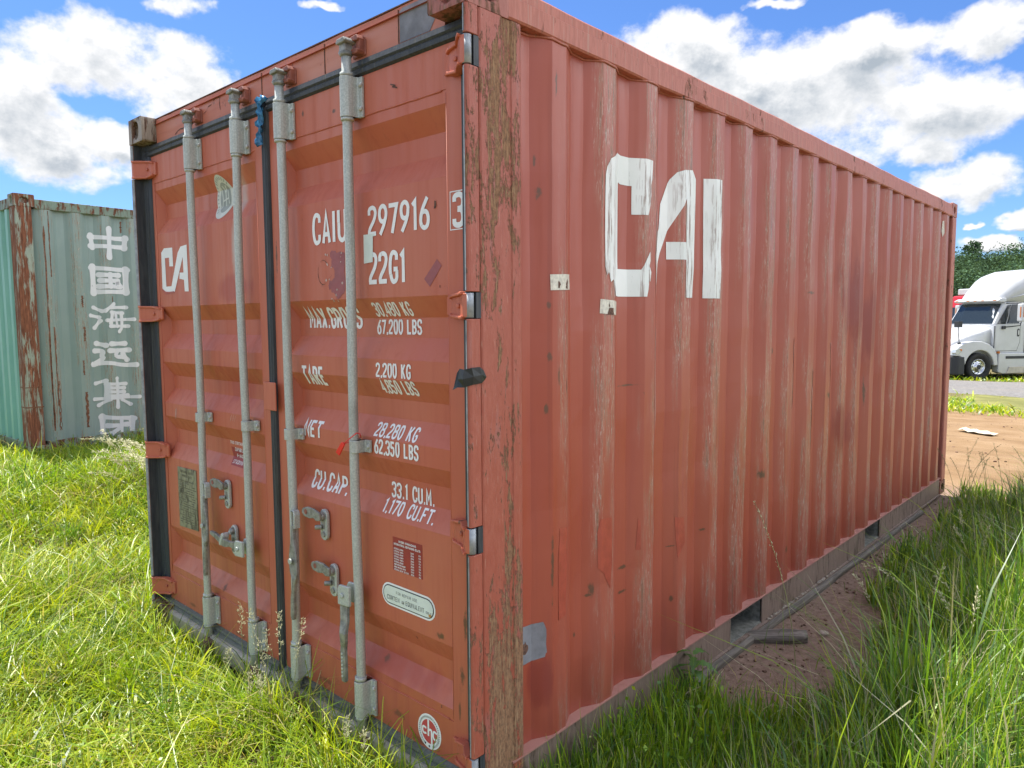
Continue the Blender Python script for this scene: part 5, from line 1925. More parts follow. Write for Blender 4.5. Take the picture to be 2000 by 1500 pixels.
def sec(X, hw, zb, zs_, zt, k=.62):
    r = [(hw, zb), (hw, zs_ - .12), (hw * .985, zs_ - .04), (hw * .93, zs_ + .03), (hw * k, zt - .03), (hw * k * .5, zt), (0, zt + .01)]
    pts = r + [(-a, b) for a, b in r[::-1][1:]]
    return [(X, a, b) for a, b in pts]


body = loft(MB(), [sec(1.02, .70, .92, 1.22, 1.30), sec(.95, .76, .92, 1.33, 1.46), sec(.7, .85, .92, 1.48, 1.64), sec(.2, .93, .92, 1.68, 1.85), sec(-.3, .98, .92, 1.83, 1.99), sec(-.66, 1.02, .92, 1.92, 2.06)]).build('hood', M_tw, truck)
# lower cab and sleeper
mb = MB()
mb.prism([(-.64, .98), (-.60, 1.5), (-.62, 2.08), (-1.98, 2.10), (-1.98, .98)], -1.12, 1.12, 'y')
cabo = mb.build('cab', M_tw, truck, bevel=.05)
g0 = [(-.60, 1.09, 2.06), (-.62, .6, 2.06), (-.62, -.6, 2.06), (-.60, -1.09, 2.06), (-1.98, -1.12, 2.06), (-1.98, 1.12, 2.06)]
g1 = [(-1.10, 1.0, 2.90), (-1.04, .6, 2.92), (-1.04, -.6, 2.92), (-1.10, -1.0, 2.90), (-1.98, -1.08, 2.95), (-1.98, 1.08, 2.95)]
mb = MB()
loft(mb, [g0, g1], False)
mb.build('greenhouse', M_tw, truck, bevel=.03)


def on(a, b, u, v):
    """bilinear point on a greenhouse side: a,b bottom pair, top pair"""
    (b0, b1), (t0, t1) = a, b
    q0 = Vector(b0).lerp(Vector(b1), u)
    q1 = Vector(t0).lerp(Vector(t1), u)
    return q0.lerp(q1, v)


def pane(pairs, uv, off, name, mat=M_glass):
    mb = MB()
    vs = [on(pairs[0], pairs[1], u, v) + Vector(off) for u, v in uv]
    mb.add(vs, [tuple(range(len(vs)))])
    o_ = mb.build(name, mat, truck, fix=False)
    md_ = o_.modifiers.new('thick', 'SOLIDIFY')
    md_.thickness = .008
    md_.offset = 0
    return o_


ws = MB()
pts = []
for v_ in (.05, .35, .65, .93):
    for i in range(4):
        q = Vector(g0[i]).lerp(Vector(g1[i]), v_)
        if i == 0:
            q = q.lerp(Vector(g0[1]).lerp(Vector(g1[1]), v_), .16)
        if i == 3:
            q = q.lerp(Vector(g0[2]).lerp(Vector(g1[2]), v_), .16)
        pts.append(q + Vector((.012, 0, .004)))
ws.add(pts, [(r_ * 4 + i, r_ * 4 + i + 1, r_ * 4 + 5 + i, r_ * 4 + 4 + i) for r_ in range(3) for i in range(3)])
ws.build('windshield', M_glass, truck, fix=False)
MB().add([(-.72, .1, 2.115), (-.72, .75, 2.115), (-.86, .72, 2.19), (-.86, .15, 2.19)], [(0, 1, 2, 3)])
lp = ((g0[0], g0[5]), (g1[0], g1[5]))
doorp = MB()
doorp.prism([(-.70, 1.10), (-.68, 1.9), (-.72, 2.085), (-1.74, 2.095), (-1.74, 1.42), (-1.62, 1.10)], 1.121, 1.128, 'y')
td = doorp.build('door', M_tw, truck, bevel=.004)
sideoff = (0, .012, 0)
v1 = pane(lp, [(.10, .05), (.36, .05), (.36, .88), (.22, .86)], sideoff, 'vent_window')
v2 = pane(lp, [(.40, .07), (.78, .07), (.78, .88), (.40, .88)], sideoff, 'door_window')
rp = ((g0[3], g0[4]), (g1[3], g1[4]))
pane(rp, [(.10, .05), (.36, .05), (.36, .88), (.22, .86)], (0, -.012, 0), 'vent_window')
pane(rp, [(.40, .07), (.78, .07), (.78, .88), (.40, .88)], (0, -.012, 0), 'door_window')
MB().prism(oblong(-1.66, 1.62, 1.92, .05), 1.128, 1.140, 'y').build('door_handle', M_tblk, td, bevel=.004)
MB().prism(oblong(-1.66, 1.68, 1.86, .026), 1.1402, 1.150, 'y').build('handle_grip', M_tw, td, bevel=.004)
# roof fairing and sleeper


def roofsec(X, hw, zb, zt, r):
    pts = [(hw, zb), (hw, zt - r), (hw - r * .12, zt - r * .55), (hw - r * .45, zt - r * .16), (hw - r, zt)]
    pts = pts + [(-a, b) for a, b in pts[::-1]]
    return [(X, a, b) for a, b in pts]


mb = MB()
loft(mb, [roofsec(-.90, .80, 2.93, 3.06, .12), roofsec(-1.0, .90, 2.93, 3.22, .22), roofsec(-1.25, 1.0, 2.93, 3.52, .36), roofsec(-1.55, 1.08, 2.93, 3.82, .44), roofsec(-1.85, 1.13, 2.93, 4.0, .46), roofsec(-2.3, 1.17, 2.93, 4.13, .44), roofsec(-3.0, 1.2, 2.93, 4.2, .38), roofsec(-3.95, 1.2, 2.93, 4.2, .3)])
mb.build('roof_fairing', M_tw, truck)
for zz, x0 in ((3.16, -1.35), (3.40, -1.75)):
    mb = MB()
    mb.tube([(x0, 1.03 + .02 * (zz - 3.1), zz - .10), (x0 - .4, 1.13, zz), (x0 - 1.0, 1.19, zz + .08), (-3.9, 1.205, zz + .12)], [.01, .03, .035, .035], 8)
    mb.build('fairing_crease', M_tw, truck)
mb = MB()
mb.box(-3.95, -1.985, -1.2, 1.2, 1.0, 2.925)
mb.build('sleeper', M_tw, truck, bevel=.05)
MB().box(-3.9, -2.0, 1.2, 1.204, 2.90, 2.935).build('body_seam', M_dark, truck)
MB().box(-1.995, -1.965, -1.13, 1.135, 1.0, 2.93).build('cab_gap', M_dark, truck)
MB().box(-.655, -.635, -1.03, 1.125, 1.0, 2.02).build('hood_gap', M_dark, truck)
MB().prism([(-.705, 1.085), (-.685, 1.9), (-.73, 2.10), (-1.755, 2.105), (-1.755, 1.41), (-1.63, 1.085)], 1.1205, 1.1235, 'y').build('door_gap', M_dark, truck)
mb = MB()
mb.prism([(-.98, 2.90), (-.80, 2.93), (-.78, 2.98), (-.95, 3.06), (-1.16, 3.06), (-1.16, 2.92)], -1.06, 1.06, 'y')
vis = mb.build('sun_visor', M_tw, truck, bevel=.03)
for y in (-.9, -.35, 0, .35, .9):
    MB().prism(oblong(0, -.018, .018, .018, 4), 0, .01, 'y')
    MB().box(-.80, -.77, y - .06, y + .06, 2.955, 2.99).build('marker_light', M_amber, vis, bevel=.008)
# fenders, bumper, skirts
for s_ in (1, -1):
    arch = [(.62 * math.cos(t), .51 + .62 * math.sin(t)) for t in np.linspace(PI * .98, PI * .04, 16)]
    prof = [(1.04, .93), (1.03, 1.12), (.93, 1.26), (.68, 1.40), (.32, 1.47), (-.05, 1.46), (-.36, 1.36), (-.60, 1.18), (-.74, .92), (-.78, .56)] + arch + [(.66, .75), (.86, .93)]
    a, b = sorted((s_ * .72, s_ * 1.20))
    MB().prism(prof, a, b, 'y').build('fender', M_tw, truck, bevel=.05)
    mb = MB()
    mb.prism([(1.02, .98), (1.075, 1.04), (1.05, 1.17), (.92, 1.235), (.80, 1.19), (.78, 1.10), (.9, 1.0)], *sorted((s_ * 1.02, s_ * 1.213)), 'y')
    hl = mb.build('headlight', M_lamp, truck, bevel=.02)
    mb = MB()
    mb.prism([(.84, 1.10), (.90, 1.19), (.80, 1.185), (.785, 1.13)], *sorted((s_ * 1.2, s_ * 1.2165)), 'y')
    mb.build('turn_signal', M_amber, hl)
    MB().prism(oblong(-.80, 1.0, 1.08, .035, 5), *sorted((s_ * 1.12, s_ * 1.215)), 'y').build('side_marker', M_amber, truck)
    mb = MB()
    mb.prism([(-.80, .30), (-.80, 1.02), (-3.9, 1.0), (-3.9, .24), (-1.0, .24)], *sorted((s_ * .9, s_ * 1.2)), 'y')
    sk = mb.build('side_skirt', M_tw, truck, bevel=.03)
    MB().box(-3.8, -1.1, *sorted((s_ * 1.2, s_ * 1.212)), .80, .90).build('step_tread', M_tblk, sk)
    mb = MB()
    mb.prism([(-1.15, .26), (-1.25, .50), (-3.2, .52), (-3.1, .27)], *sorted((s_ * 1.2, s_ * 1.235)), 'y')
    mb.build('step_panel', simple('dusty_skirt', (.50, .45, .36), .5, 0, .2, 3), sk, bevel=.01)
    # mirror
    mb = MB()
    mb.box(-1.50, -1.32, *sorted((s_ * 1.36, s_ * 1.60)), 2.18, 2.84)
    mi = mb.build('mirror', M_tw, truck, bevel=.04)
    MB().box(-1.318, -1.312, *sorted((s_ * 1.50, s_ * 1.545)), 2.34, 2.72).build('mirror_lamp', M_amber, mi)
    MB().box(-1.46, -1.36, *sorted((s_ * 1.601, s_ * 1.606)), 2.34, 2.72).build('mirror_lamp', M_amber, mi)
    mb = MB()
    mb.tube([(-1.02, s_ * 1.12, 1.97), (-1.2, s_ * 1.3, 2.0), (-1.38, s_ * 1.48, 2.04), (-1.41, s_ * 1.48, 2.2)], .02, 8)
    mb.tube([(-1.15, s_ * 1.05, 2.86), (-1.4, s_ * 1.45, 2.86), (-1.41, s_ * 1.48, 2.8)], .02, 8)
    mb.box(-1.04, -.92, *sorted((s_ * 1.12, s_ * 1.2)), 1.9, 2.02)
    mb.build('mirror_arm', M_tblk, mi)
    # hood mirror on its stalk
    mb = MB()
    mb.tube([(.72, s_ * .98, 1.40), (.80, s_ * 1.0, 1.8), (.82, s_ * 1.02, 2.0)], .016, 8)
    mb.box(.74, .9, *sorted((s_ * .90, s_ * 1.12)), 1.98, 2.2)
    mb.tube([(.72, s_ * .98, 1.38), (.72, s_ * .98, 1.42)], .07, 10)
    mb.build('hood_mirror', M_tblk, truck, bevel=.03)
mb = MB()
mb.prism([(1.16, -.75), (1.16, .75), (1.08, 1.05), (.92, 1.205), (.64, 1.21), (.64, -1.21), (.92, -1.205), (1.08, -1.05)], .22, .925, 'z')
mb.build('bumper', M_tblk, truck, bevel=.05)
MB().box(1.02, 1.06, -.6, .6, .95, 1.24).build('grille', M_tblk, truck, bevel=.01)
MB().box(-3.9, .6, -.5, .5, .5, .95).build('chassis', M_dark, truck)


def wheel(X, Y, s_):
    mb = MB()
    prof = [(.29, .02), (.33, .10), (.46, .135), (.50, .12), (.512, .07), (.512, -.07), (.50, -.12), (.46, -.135), (.29, -.12)]
    n = 36
    vs = []
    for r_, w_ in prof:
        for k in range(n):
            a = 2 * PI * k / n
            vs.append((X + r_ * math.cos(a), Y + s_ * w_, .512 + r_ * math.sin(a)))
    mb.add(vs, [(i * n + k, i * n + (k + 1) % n, (i + 1) * n + (k + 1) % n, (i + 1) * n + k) for i in range(len(prof) - 1) for k in range(n)], True)
    w = mb.build('wheel', M_tyre, truck)
    mb = MB()
    prof = [(.292, .015), (.285, .06), (.27, .05), (.255, -.01), (.17, .02), (.12, .05), (.10, .075), (.0, .08)]
    vs = []
    for r_, w_ in prof:
        for k in range(n):
            a = 2 * PI * k / n
            vs.append((X + r_ * math.cos(a), Y + s_ * (w_ + .02), .512 + r_ * math.sin(a)))
    mb.add(vs, [(i * n + k, i * n + (k + 1) % n, (i + 1) * n + (k + 1) % n, (i + 1) * n + k) for i in range(len(prof) - 1) for k in range(n)], True)
    mb.build('rim', M_chrome, w)
    mb = MB()
    for k in range(10):
        a = 2 * PI * k / 10
        c_ = Vector((X + .205 * math.cos(a), 0, .512 + .205 * math.sin(a)))
        mb.tube([(c_.x, Y + s_ * .02, c_.z), (c_.x, Y + s_ * .0335, c_.z)], .026, 10)
    mb.tube([(X, Y + s_ * .09, .512), (X, Y + s_ * .115, .512)], .085, 14)
    mb.build('hub', M_tblk, w)


for s_ in (1, -1):
    wheel(0, s_ * 1.06, s_)
    wheel(-4.6, s_ * 1.06, s_)
MB().box(-5.4, -3.9, -.45, .45, .55, .95).build('chassis', M_dark, truck)
MB().tube([(-4.6, -1.0, .512), (-4.6, 1.0, .512)], .12, 12).build('axle', M_dark, truck)
MB().tube([(-2.4, 1.16, 2.95), (-2.42, 1.17, 3.8)], .006, 5).build('antenna', M_tblk, truck)

# red truck behind it
rz_ = float(gz(-8.0, 47.0)) if False else -.70
rt = thing('box_truck', 'red truck almost hidden behind the white semi truck', 'truck', (-8.3, 46.6, rz_), math.atan2(math.cos(TA), math.sin(TA)), local=True)
M_rt = simple('red_truck_paint', (.42, .02, .025), .35)
mb = MB()
mb.prism([(1.2, .6), (1.2, 1.4), (.6, 1.7), (-.5, 1.85), (-.9, 3.0), (-1.1, 3.62), (-2.6, 3.66), (-2.6, .6)], -1.1, 1.1, 'y')
mb.build('cab', M_rt, rt, bevel=.08)
mb = MB()
mb.prism([(-.46, 1.95), (-.83, 2.95), (-.82, 2.95), (-.45, 1.95)], -.95, .95, 'y')
mb.build('windshield', M_glass, rt)
MB().box(-1.7, -1.25, -.9, .9, 3.66, 4.02).build('roof_vent', M_tw, rt, bevel=.05)
for X_ in (0, -2.2):
    for s_ in (1, -1):
        mb = MB()
        mb.tube([(X_, s_ * .85, .51), (X_, s_ * 1.12, .51)], .51, 24)
        mb.build('wheel', M_tyre, rt)


# ------------------------------------------------------------------ leaves and grass as numpy meshes
def np_mesh(name, v, f, mat, col=None):
    me = bpy.data.meshes.new(name)
    k = f.shape[1]
    me.vertices.add(len(v))
    me.vertices.foreach_set('co', v.astype(np.float32).ravel())
    me.loops.add(f.size)
    me.loops.foreach_set('vertex_index', f.astype(np.int32).ravel())
    me.polygons.add(len(f))
    me.polygons.foreach_set('loop_start', np.arange(0, f.size, k, dtype=np.int32))
    me.polygons.foreach_set('use_smooth', np.ones(len(f), dtype=bool))
    me.update()
    if col is not None:
        a = me.attributes.new('tint', 'FLOAT_COLOR', 'POINT')
        c4 = np.ones((len(v), 4), np.float32)
        c4[:, :3] = col
        a.data.foreach_set('color', c4.ravel())
    me.materials.append(mat)
    return me


def leaf_material(name, trans=.45, rough=.45, gloss=.06, tcol=(1.15, 1.1, .55)):
    m = bpy.data.materials.new(name)
    m.use_nodes = True
    nt = NT(m.node_tree)
    m.node_tree.nodes.remove(m.node_tree.nodes['Principled BSDF'])
    out = m.node_tree.nodes['Material Output']
    a = nt.attr('tint').outputs['Color']
    df = nt.node('ShaderNodeBsdfDiffuse')
    nt.put(df.inputs[0], a)
    tr_ = nt.node('ShaderNodeBsdfTranslucent')
    nt.put(tr_.inputs[0], nt.mix(1.0, a, tcol, 'MULTIPLY'))
    mx = nt.node('ShaderNodeMixShader')
    mx.inputs[0].default_value = trans
    nt.l.new(df.outputs[0], mx.inputs[1])
    nt.l.new(tr_.outputs[0], mx.inputs[2])
    gl = nt.node('ShaderNodeBsdfGlossy')
    gl.inputs['Roughness'].default_value = rough
    m2 = nt.node('ShaderNodeMixShader')
    m2.inputs[0].default_value = gloss
    nt.l.new(mx.outputs[0], m2.inputs[1])
    nt.l.new(gl.outputs[0], m2.inputs[2])
    nt.l.new(m2.outputs[0], out.inputs[0])
    return m


M_grass = leaf_material('grass_blades', .45, .42, .045)
M_leaf = leaf_material('tree_leaves', .2, .6, .0)
M_bark = simple('bark', (.12, .09, .065), .9, 0, .3, 8, .3)


def leaves(cent, size, nrm=None):
    """random leaf quads round centres"""
    n = len(cent)
    a = rng.normal(size=(n, 3))
    if nrm is not None:
        a = a * .75 + nrm
    a /= np.linalg.norm(a, axis=1, keepdims=True) + 1e-9
    b = np.cross(a, rng.normal(size=(n, 3)))
    b /= np.linalg.norm(b, axis=1, keepdims=True) + 1e-9
    c = np.cross(a, b)
    s = (size * rng.uniform(.6, 1.3, n))[:, None]
    v = np.stack([cent - b * s * .5, cent + c * s * .32, cent + b * s * .5, cent - c * s * .32], 1).reshape(-1, 3)
    f = np.arange(4 * n).reshape(-1, 4)
    return v, f


def crown_points(n, base, h, w, lobes, airy=.35):
    lc = rng.normal(size=(lobes, 3)) * np.array([.33, .33, .26])
    lr = rng.uniform(.30, .52, lobes)
    k = rng.integers(0, lobes, n)
    d = rng.normal(size=(n, 3))
    d /= np.linalg.norm(d, axis=1, keepdims=True)
    r = lr[k] * rng.uniform(0, 1, n) ** airy
    q = lc[k] + d * r[:, None]
    q[:, 2] = np.where(q[:, 2] < -.42, q[:, 2] * .5 - .2, q[:, 2])
    return q * np.array([w, w, h]) + np.array(base) + np.array([0, 0, h * .45]), d


FV, FF, FC = [], [], []
off = 0
cr = []
for i in range(70):
    for j in range(46):
        a = math.radians(-46 + 66 * (i + rng.uniform(-.4, .4)) / 70)
        dd = 112 + 165 * ((j + rng.uniform(-.4, .4)) / 46)
        cr.append((a, dd))
for a, dd in cr:
    x, y = math.sin(a) * dd, math.cos(a) * dd
    hz_ = float(hill(x, y))
    if hz_ < .3:
        continue
    deg = math.degrees(a)
    vis = -15 < deg < -4
    if not vis and rng.random() < .45:
        continue
    n = 1250 if vis else 170
    h, w = rng.uniform(4.5, 8.6), rng.uniform(3.6, 7.0)
    q, d_ = crown_points(n, (x, y, hz_ - 1.6), h, w, 8)
    v, f = leaves(q, .40 if vis else 1.0, d_)
    base = np.array([.066, .112, .062]) * rng.uniform(.42, 1.6) + np.array([.012, .012, 0]) * rng.random() ** 2  # leaf green lightened and blued, distance haze put into the colour
    col = base[None, :] * rng.uniform(.65, 1.4, n)[:, None]
    FV.append(v)
    FF.append(f + off)
    FC.append(np.repeat(col, 4, 0))
    off += len(v)
me = np_mesh('forest', np.concatenate(FV), np.concatenate(FF), M_leaf, np.concatenate(FC))
o = link('forest', me, None)
o['kind'] = 'stuff'
# one taller open tree standing out of the ridge
ta = math.radians(-10.1)
td_ = 212.
tx, ty = math.sin(ta) * td_, math.cos(ta) * td_
tz = float(hill(tx, ty)) - .9
tree = thing('tree', 'taller open crowned tree standing above the wooded ridge', 'tree', (tx, ty, tz), local=True)
H_ = 20.6 - tz
mb = MB()
mb.tube([(0, 0, 0), (.1, 0, H_ * .4), (-.1, .1, H_ * .7), (0, 0, H_ * .95)], [.4, .3, .18, .05], 8)
tips = []
for k in range(9):
    a = k * 2.4
    z = H_ * (.45 + .05 * k)
    L = H_ * .22 * (1 - .04 * k)
    e = (L * math.cos(a) * .7, L * math.sin(a) * .7, z + L * .45)
    mb.tube([(0, 0, z), (e[0] * .5, e[1] * .5, z + L * .15), e], [.13, .08, .03], 6)
    tips.append(e)
mb.build('trunk', M_bark, tree)
pts, cs = [], []
for e in tips + [(0, 0, H_ * .95), (1.1, .4, H_ * .86), (-1.2, -.3, H_ * .84), (.2, -1., H_ * .78), (-.4, 1., H_ * .8)]:
    n = 75
    d_ = rng.normal(size=(n, 3))
    d_ /= np.linalg.norm(d_, axis=1, keepdims=True)
    pts.append(np.array(e) + d_ * (rng.random(n) ** .5)[:, None] * np.array([1.1, 1.1, .8]))
q = np.concatenate(pts)
v, f = leaves(q, .55)
col = np.array([.062, .105, .055])[None] * rng.uniform(.6, 1.4, len(q))[:, None]
link('crown', np_mesh('crown', v, f, M_leaf, np.repeat(col, 4, 0)), None, tree)

PAL = np.array([[.175, .300, .012], [.285, .40, .014], [.42, .48, .022], [.085, .175, .020], [.46, .41, .15]])


def blades(P, h, w, lean, ang, bend, col, twist=None):
    """P (n,3) roots; h height, w width, lean = sideways reach / h, ang lean azimuth, bend = curl of the tip"""
    n = len(P)
    t = np.array([0, .33, .68, 1.0])
    wd = np.array([.75, 1., .68, 0.04])
    dx, dy = np.cos(ang), np.sin(ang)
    tw = ang + PI / 2 + (rng.normal(size=n) * .6 if twist is None else twist)
    sx, sy = np.cos(tw), np.sin(tw)
    V = np.empty((n, 8, 3))
    for i, (ti, wi) in enumerate(zip(t, wd)):
        r = h * lean * (ti * .35 + .65 * ti ** 2)
        z = h * (ti - bend * ti ** 3)
        cx_ = P[:, 0] + dx * r
        cy_ = P[:, 1] + dy * r
        cz = P[:, 2] + z
        hw = w * wi * .5
        V[:, 2 * i] = np.stack([cx_ - sx * hw, cy_ - sy * hw, cz], -1)
        V[:, 2 * i + 1] = np.stack([cx_ + sx * hw, cy_ + sy * hw, cz], -1)
    base = np.arange(n)[:, None] * 8
    F = np.concatenate([base + np.array([[2 * i, 2 * i + 1, 2 * i + 3, 2 * i + 2]]) for i in range(3)], 1).reshape(-1, 4)
    return V.reshape(-1, 3), F, np.repeat(col, 8, 0)


def pick(n, probs, var=.22):
    k = rng.choice(len(PAL), n, p=np.array(probs) / sum(probs))
    c = PAL[k] * rng.uniform(1 - var, 1 + var, n)[:, None]
    return c


def sample(xmin, xmax, ymin, ymax, dens, keep):
    """points by density function dens(x,y) per m2, thinned by keep mask"""
    mx = 7500
    n = int((xmax - xmin) * (ymax - ymin) * mx)
    x = rng.uniform(xmin, xmax, n)
    y = rng.uniform(ymin, ymax, n)
    d = dens(x, y) / mx
    k = (rng.random(n) < d) & keep(x, y)
    return x[k], y[k]


def camd(x, y):
    return np.hypot(x - CAMP[0], y - CAMP[1])


# --- lawn on the left and along the doors
def keep_l(x, y):
    red = (x > -2.475) & (x < .03) & (y > -.012) & (y < 6.1)
    rx_, ry_ = x - GC.x, y - GC.y
    u = rx_ * GU.x + ry_ * GU.y
    w_ = rx_ * GU.y - ry_ * GU.x
    gr_ = (u > -.02) & (u < 6.1) & (w_ > -2.5) & (w_ < .03)
    line = y > (-1.476 + (1.518 - x) * .2 - 1.15)
    near = ~((x > -.45) & (y < -.3)) & ~((x > -.02) & (y > -.05))
    return (~red) & (~gr_) & line & near & (y < 4.5 - (x + 2.4) * -.1) & ~((x > -2.3) & (y < -1.0))


GV, GF, GC_ = [], [], []
goff = [0]


def put_blades(v, f, c):
    GV.append(v)
    GF.append(f + goff[0])
    GC_.append(c)
    goff[0] += len(v)


def dens_l(x, y):
    d = camd(x, y)
    patch = .55 + .9 * vnoise(x, y, .45, 21)
    return np.clip(6500 * (2.6 / np.maximum(d, 2.4)) ** 1.15, 350, 7400) * patch * np.where((y > 2.4) & (x > -6.5), .5, 1)


x, y = sample(-10.5, .1, -1.5, 4.5, dens_l, keep_l)
d = camd(x, y)
n = len(x)
tall = .30 + 1.5 * vnoise(x, y, .8, 31) ** 1.6 + .55 * vnoise(x, y, .22, 33)
h = .125 * tall * (1 + .3 * rng.normal(size=n)).clip(.35, 2.2)
neard = np.exp(-((y + .02) / .16) ** 2) * ((x > -2.6) & (x < 0))
h *= 1 + 1.15 * neard
rxg, ryg = x - GC.x, y - GC.y
wg = rxg * GU.y - ryg * GU.x
nearg = np.exp(-(np.clip(wg, 0, 9) / .6) ** 2) * (wg > -.1) + np.exp(-((y - .30) / .35) ** 2) * (x < -6.7)
h *= 1 + .25 * np.clip(nearg, 0, 1)
P = np.stack([x, y, gz(x, y) - .008], -1)
w = rng.uniform(.003, .0068, n) * (1 + .2 * np.clip(d - 2.5, 0, 6))
c = pick(n, [2.6, 3.4, 2.6, .9, .55])
yel = vnoise(x, y, .6, 41)
c = c * (1 + .25 * (yel[:, None] - .5) * np.array([1.6, .6, 0]))
dry = vnoise(x, y, .5, 45) > .7
c = np.where((dry & (rng.random(n) < .28))[:, None], np.array([.44, .40, .17]) * rng.uniform(.6, 1.2, n)[:, None], c)
put_blades(*blades(P, h, w, np.where(rng.random(n) < .3, rng.uniform(.8, 2.2, n), rng.uniform(.1, .9, n)), rng.uniform(0, 2 * PI, n), rng.uniform(.0, .55, n), c))
# tufts: rings of blades leaning out of one root
tc = sample(-8.5, -.1, -1.4, 3.0, lambda x, y: 26 * np.clip(2.8 / camd(x, y), .25, 1) ** .5 + 0 * x, keep_l)
nt_ = 34
x = np.repeat(tc[0], nt_) + rng.normal(size=len(tc[0]) * nt_) * .022
y = np.repeat(tc[1], nt_) + rng.normal(size=len(tc[0]) * nt_) * .022
a_ = np.arctan2(y - np.repeat(tc[1], nt_), x - np.repeat(tc[0], nt_))
hs = np.repeat(rng.uniform(.10, .30, len(tc[0])) * np.where(tc[0] < -5.0, .6, 1), nt_)
k = keep_l(x, y)
x, y, a_, hs = x[k], y[k], a_[k], hs[k]
n = len(x)
P = np.stack([x, y, gz(x, y) - .005], -1)
tcol = np.repeat(pick(len(tc[0]), [3, 3, 1.6, 1.6, .25]), nt_, 0)[k] * rng.uniform(.75, 1.25, n)[:, None]
put_blades(*blades(P, hs * rng.uniform(.6, 1.1, n), rng.uniform(.004, .0085, n), rng.uniform(.25, 1.0, n), a_ + rng.normal(size=n) * .4, rng.uniform(0, .5, n), tcol))
# broader leaved plants among the grass
x, y = sample(-8, .1, -1.5, 2.5, lambda x, y: 620 * np.clip(2.6 / camd(x, y), .2, 1) * (vnoise(x, y, .35, 51) > .42), keep_l)
n = len(x)
P = np.stack([x, y, gz(x, y)], -1)
c = pick(n, [3, 2.5, 1.2, 1.5, .2])
put_blades(*blades(P, rng.uniform(.05, .13, n), rng.uniform(.009, .020, n), rng.uniform(.7, 1.9, n), rng.uniform(0, 2 * PI, n), rng.uniform(.3, .75, n), c, rng.normal(size=n) * .15))
# dry thatch and pale bits
x, y = sample(-8, .1, -1.5, 2.5, lambda x, y: 480 * np.clip(2.6 / camd(x, y), .25, 1), keep_l)
n = len(x)
P = np.stack([x, y, gz(x, y) + rng.uniform(0, .04, n)], -1)
c = np.array([.42, .37, .17]) * rng.uniform(.4, 1.1, n)[:, None]
put_blades(*blades(P, rng.uniform(.02, .06, n), rng.uniform(.002, .0045, n), rng.uniform(1.2, 4, n), rng.uniform(0, 2 * PI, n), rng.uniform(.2, .9, n), c))
# tiny clover-like leaves catching light
x, y = sample(-7, .1, -1.5, 2.0, lambda x, y: 2300 * np.clip(2.6 / camd(x, y), .2, 1) * (vnoise(x, y, .3, 61) > .5), keep_l)
n = len(x)
q = np.stack([x, y, gz(x, y) + rng.uniform(.03, .10, n)], -1)
v, f = leaves(q, .016, np.tile([0, 0, 1.2], (n, 1)))
c = pick(n, [2, 3, 3, .6, .8])
put_blades(v, f, np.repeat(c, 4, 0))
o = link('lawn_grass', np_mesh('lawn_grass', np.concatenate(GV), np.concatenate(GF), M_grass, np.concatenate(GC_)), None)
o['kind'] = 'stuff'
# --- tall oat grass by the green container
GV, GF, GC_ = [], [], []
goff = [0]
cl_ = [(-4.0, 1.35, .4, .95), (-3.7, 1.0, .35, .75), (-4.4, 1.15, .35, .72), (-5.3, .95, .45, .62), (-4.9, 1.35, .4, .6), (-5.7, 1.35, .5, .62), (-4.55, 1.05, .35, .45), (-6.1, .75, .35, .45), (-4.4, 1.7, .5, .5), (-5.2, 1.9, .5, .6), (-3.6, .6, .35, .28), (-4.2, .6, .3, .28), (-3.2, 1.0, .4, .4), (-7.4, .25, .5, .35), (-6.6, .35, .3, .35)]
for cx_, cy_, r_, hh in cl_:
    n = int(1400 * (r_ / .45) ** 2)
    a = rng.uniform(0, 2 * PI, n)
    rr = r_ * np.sqrt(rng.random(n))
    x, y = cx_ + rr * np.cos(a), cy_ + rr * np.sin(a)
    k = keep_l(x, y)
    x, y, a = x[k], y[k], a[k]
    n = len(x)
    P = np.stack([x, y, gz(x, y) - .01], -1)
    put_blades(*blades(P, .55 * hh * rng.uniform(.45, 1.05, n), rng.uniform(.005, .010, n), rng.uniform(.2, 1.1, n), a * .3 + rng.uniform(0, 2 * PI, n), rng.uniform(.1, .6, n), pick(n, [3, 3, 1.4, 1.2, .7])))
o = link('tall_grass', np_mesh('tall_grass', np.concatenate(GV), np.concatenate(GF), M_grass, np.concatenate(GC_)), None)
o['kind'] = 'stuff'

# --- right side grass in the container's shade and beyond
GV, GF, GC_ = [], [], []
goff = [0]
EDGE = [(1.10, .08), (1.24, .18), (1.36, .42), (1.70, .56), (2.1, .52), (2.4, .45), (2.85, .34), (3.4, .26), (4.3, .22), (5.3, .20), (5.95, .20), (6.2, .12), (6.6, .05)]


def edge_x(y):
    return np.interp(y, [e[0] for e in EDGE], [e[1] for e in EDGE])


def keep_r(x, y):
    wob_ = (vnoise(x, y, .25, 71) - .5) * .22
    bare = (x < edge_x(y) + wob_) & (y > 1.18 + wob_ * .6) & (y < 7)
    red = (x < .012) & (y > 0) & (y < 6.1)
    far_ = (y > 6.25 + .5 * (x - .2) + wob_ * 2)
    line = (y > .39 + (x + .2) * .9 - .75)
    return (~bare) & (~red) & (~far_) & line & (camd(x, y) > 1.1)


def dens_r(x, y):
    return np.clip(6000 * (2.8 / np.maximum(camd(x, y), 2.4)) ** .9, 1100, 6600) * (.45 + .9 * vnoise(x, y, .4, 81))


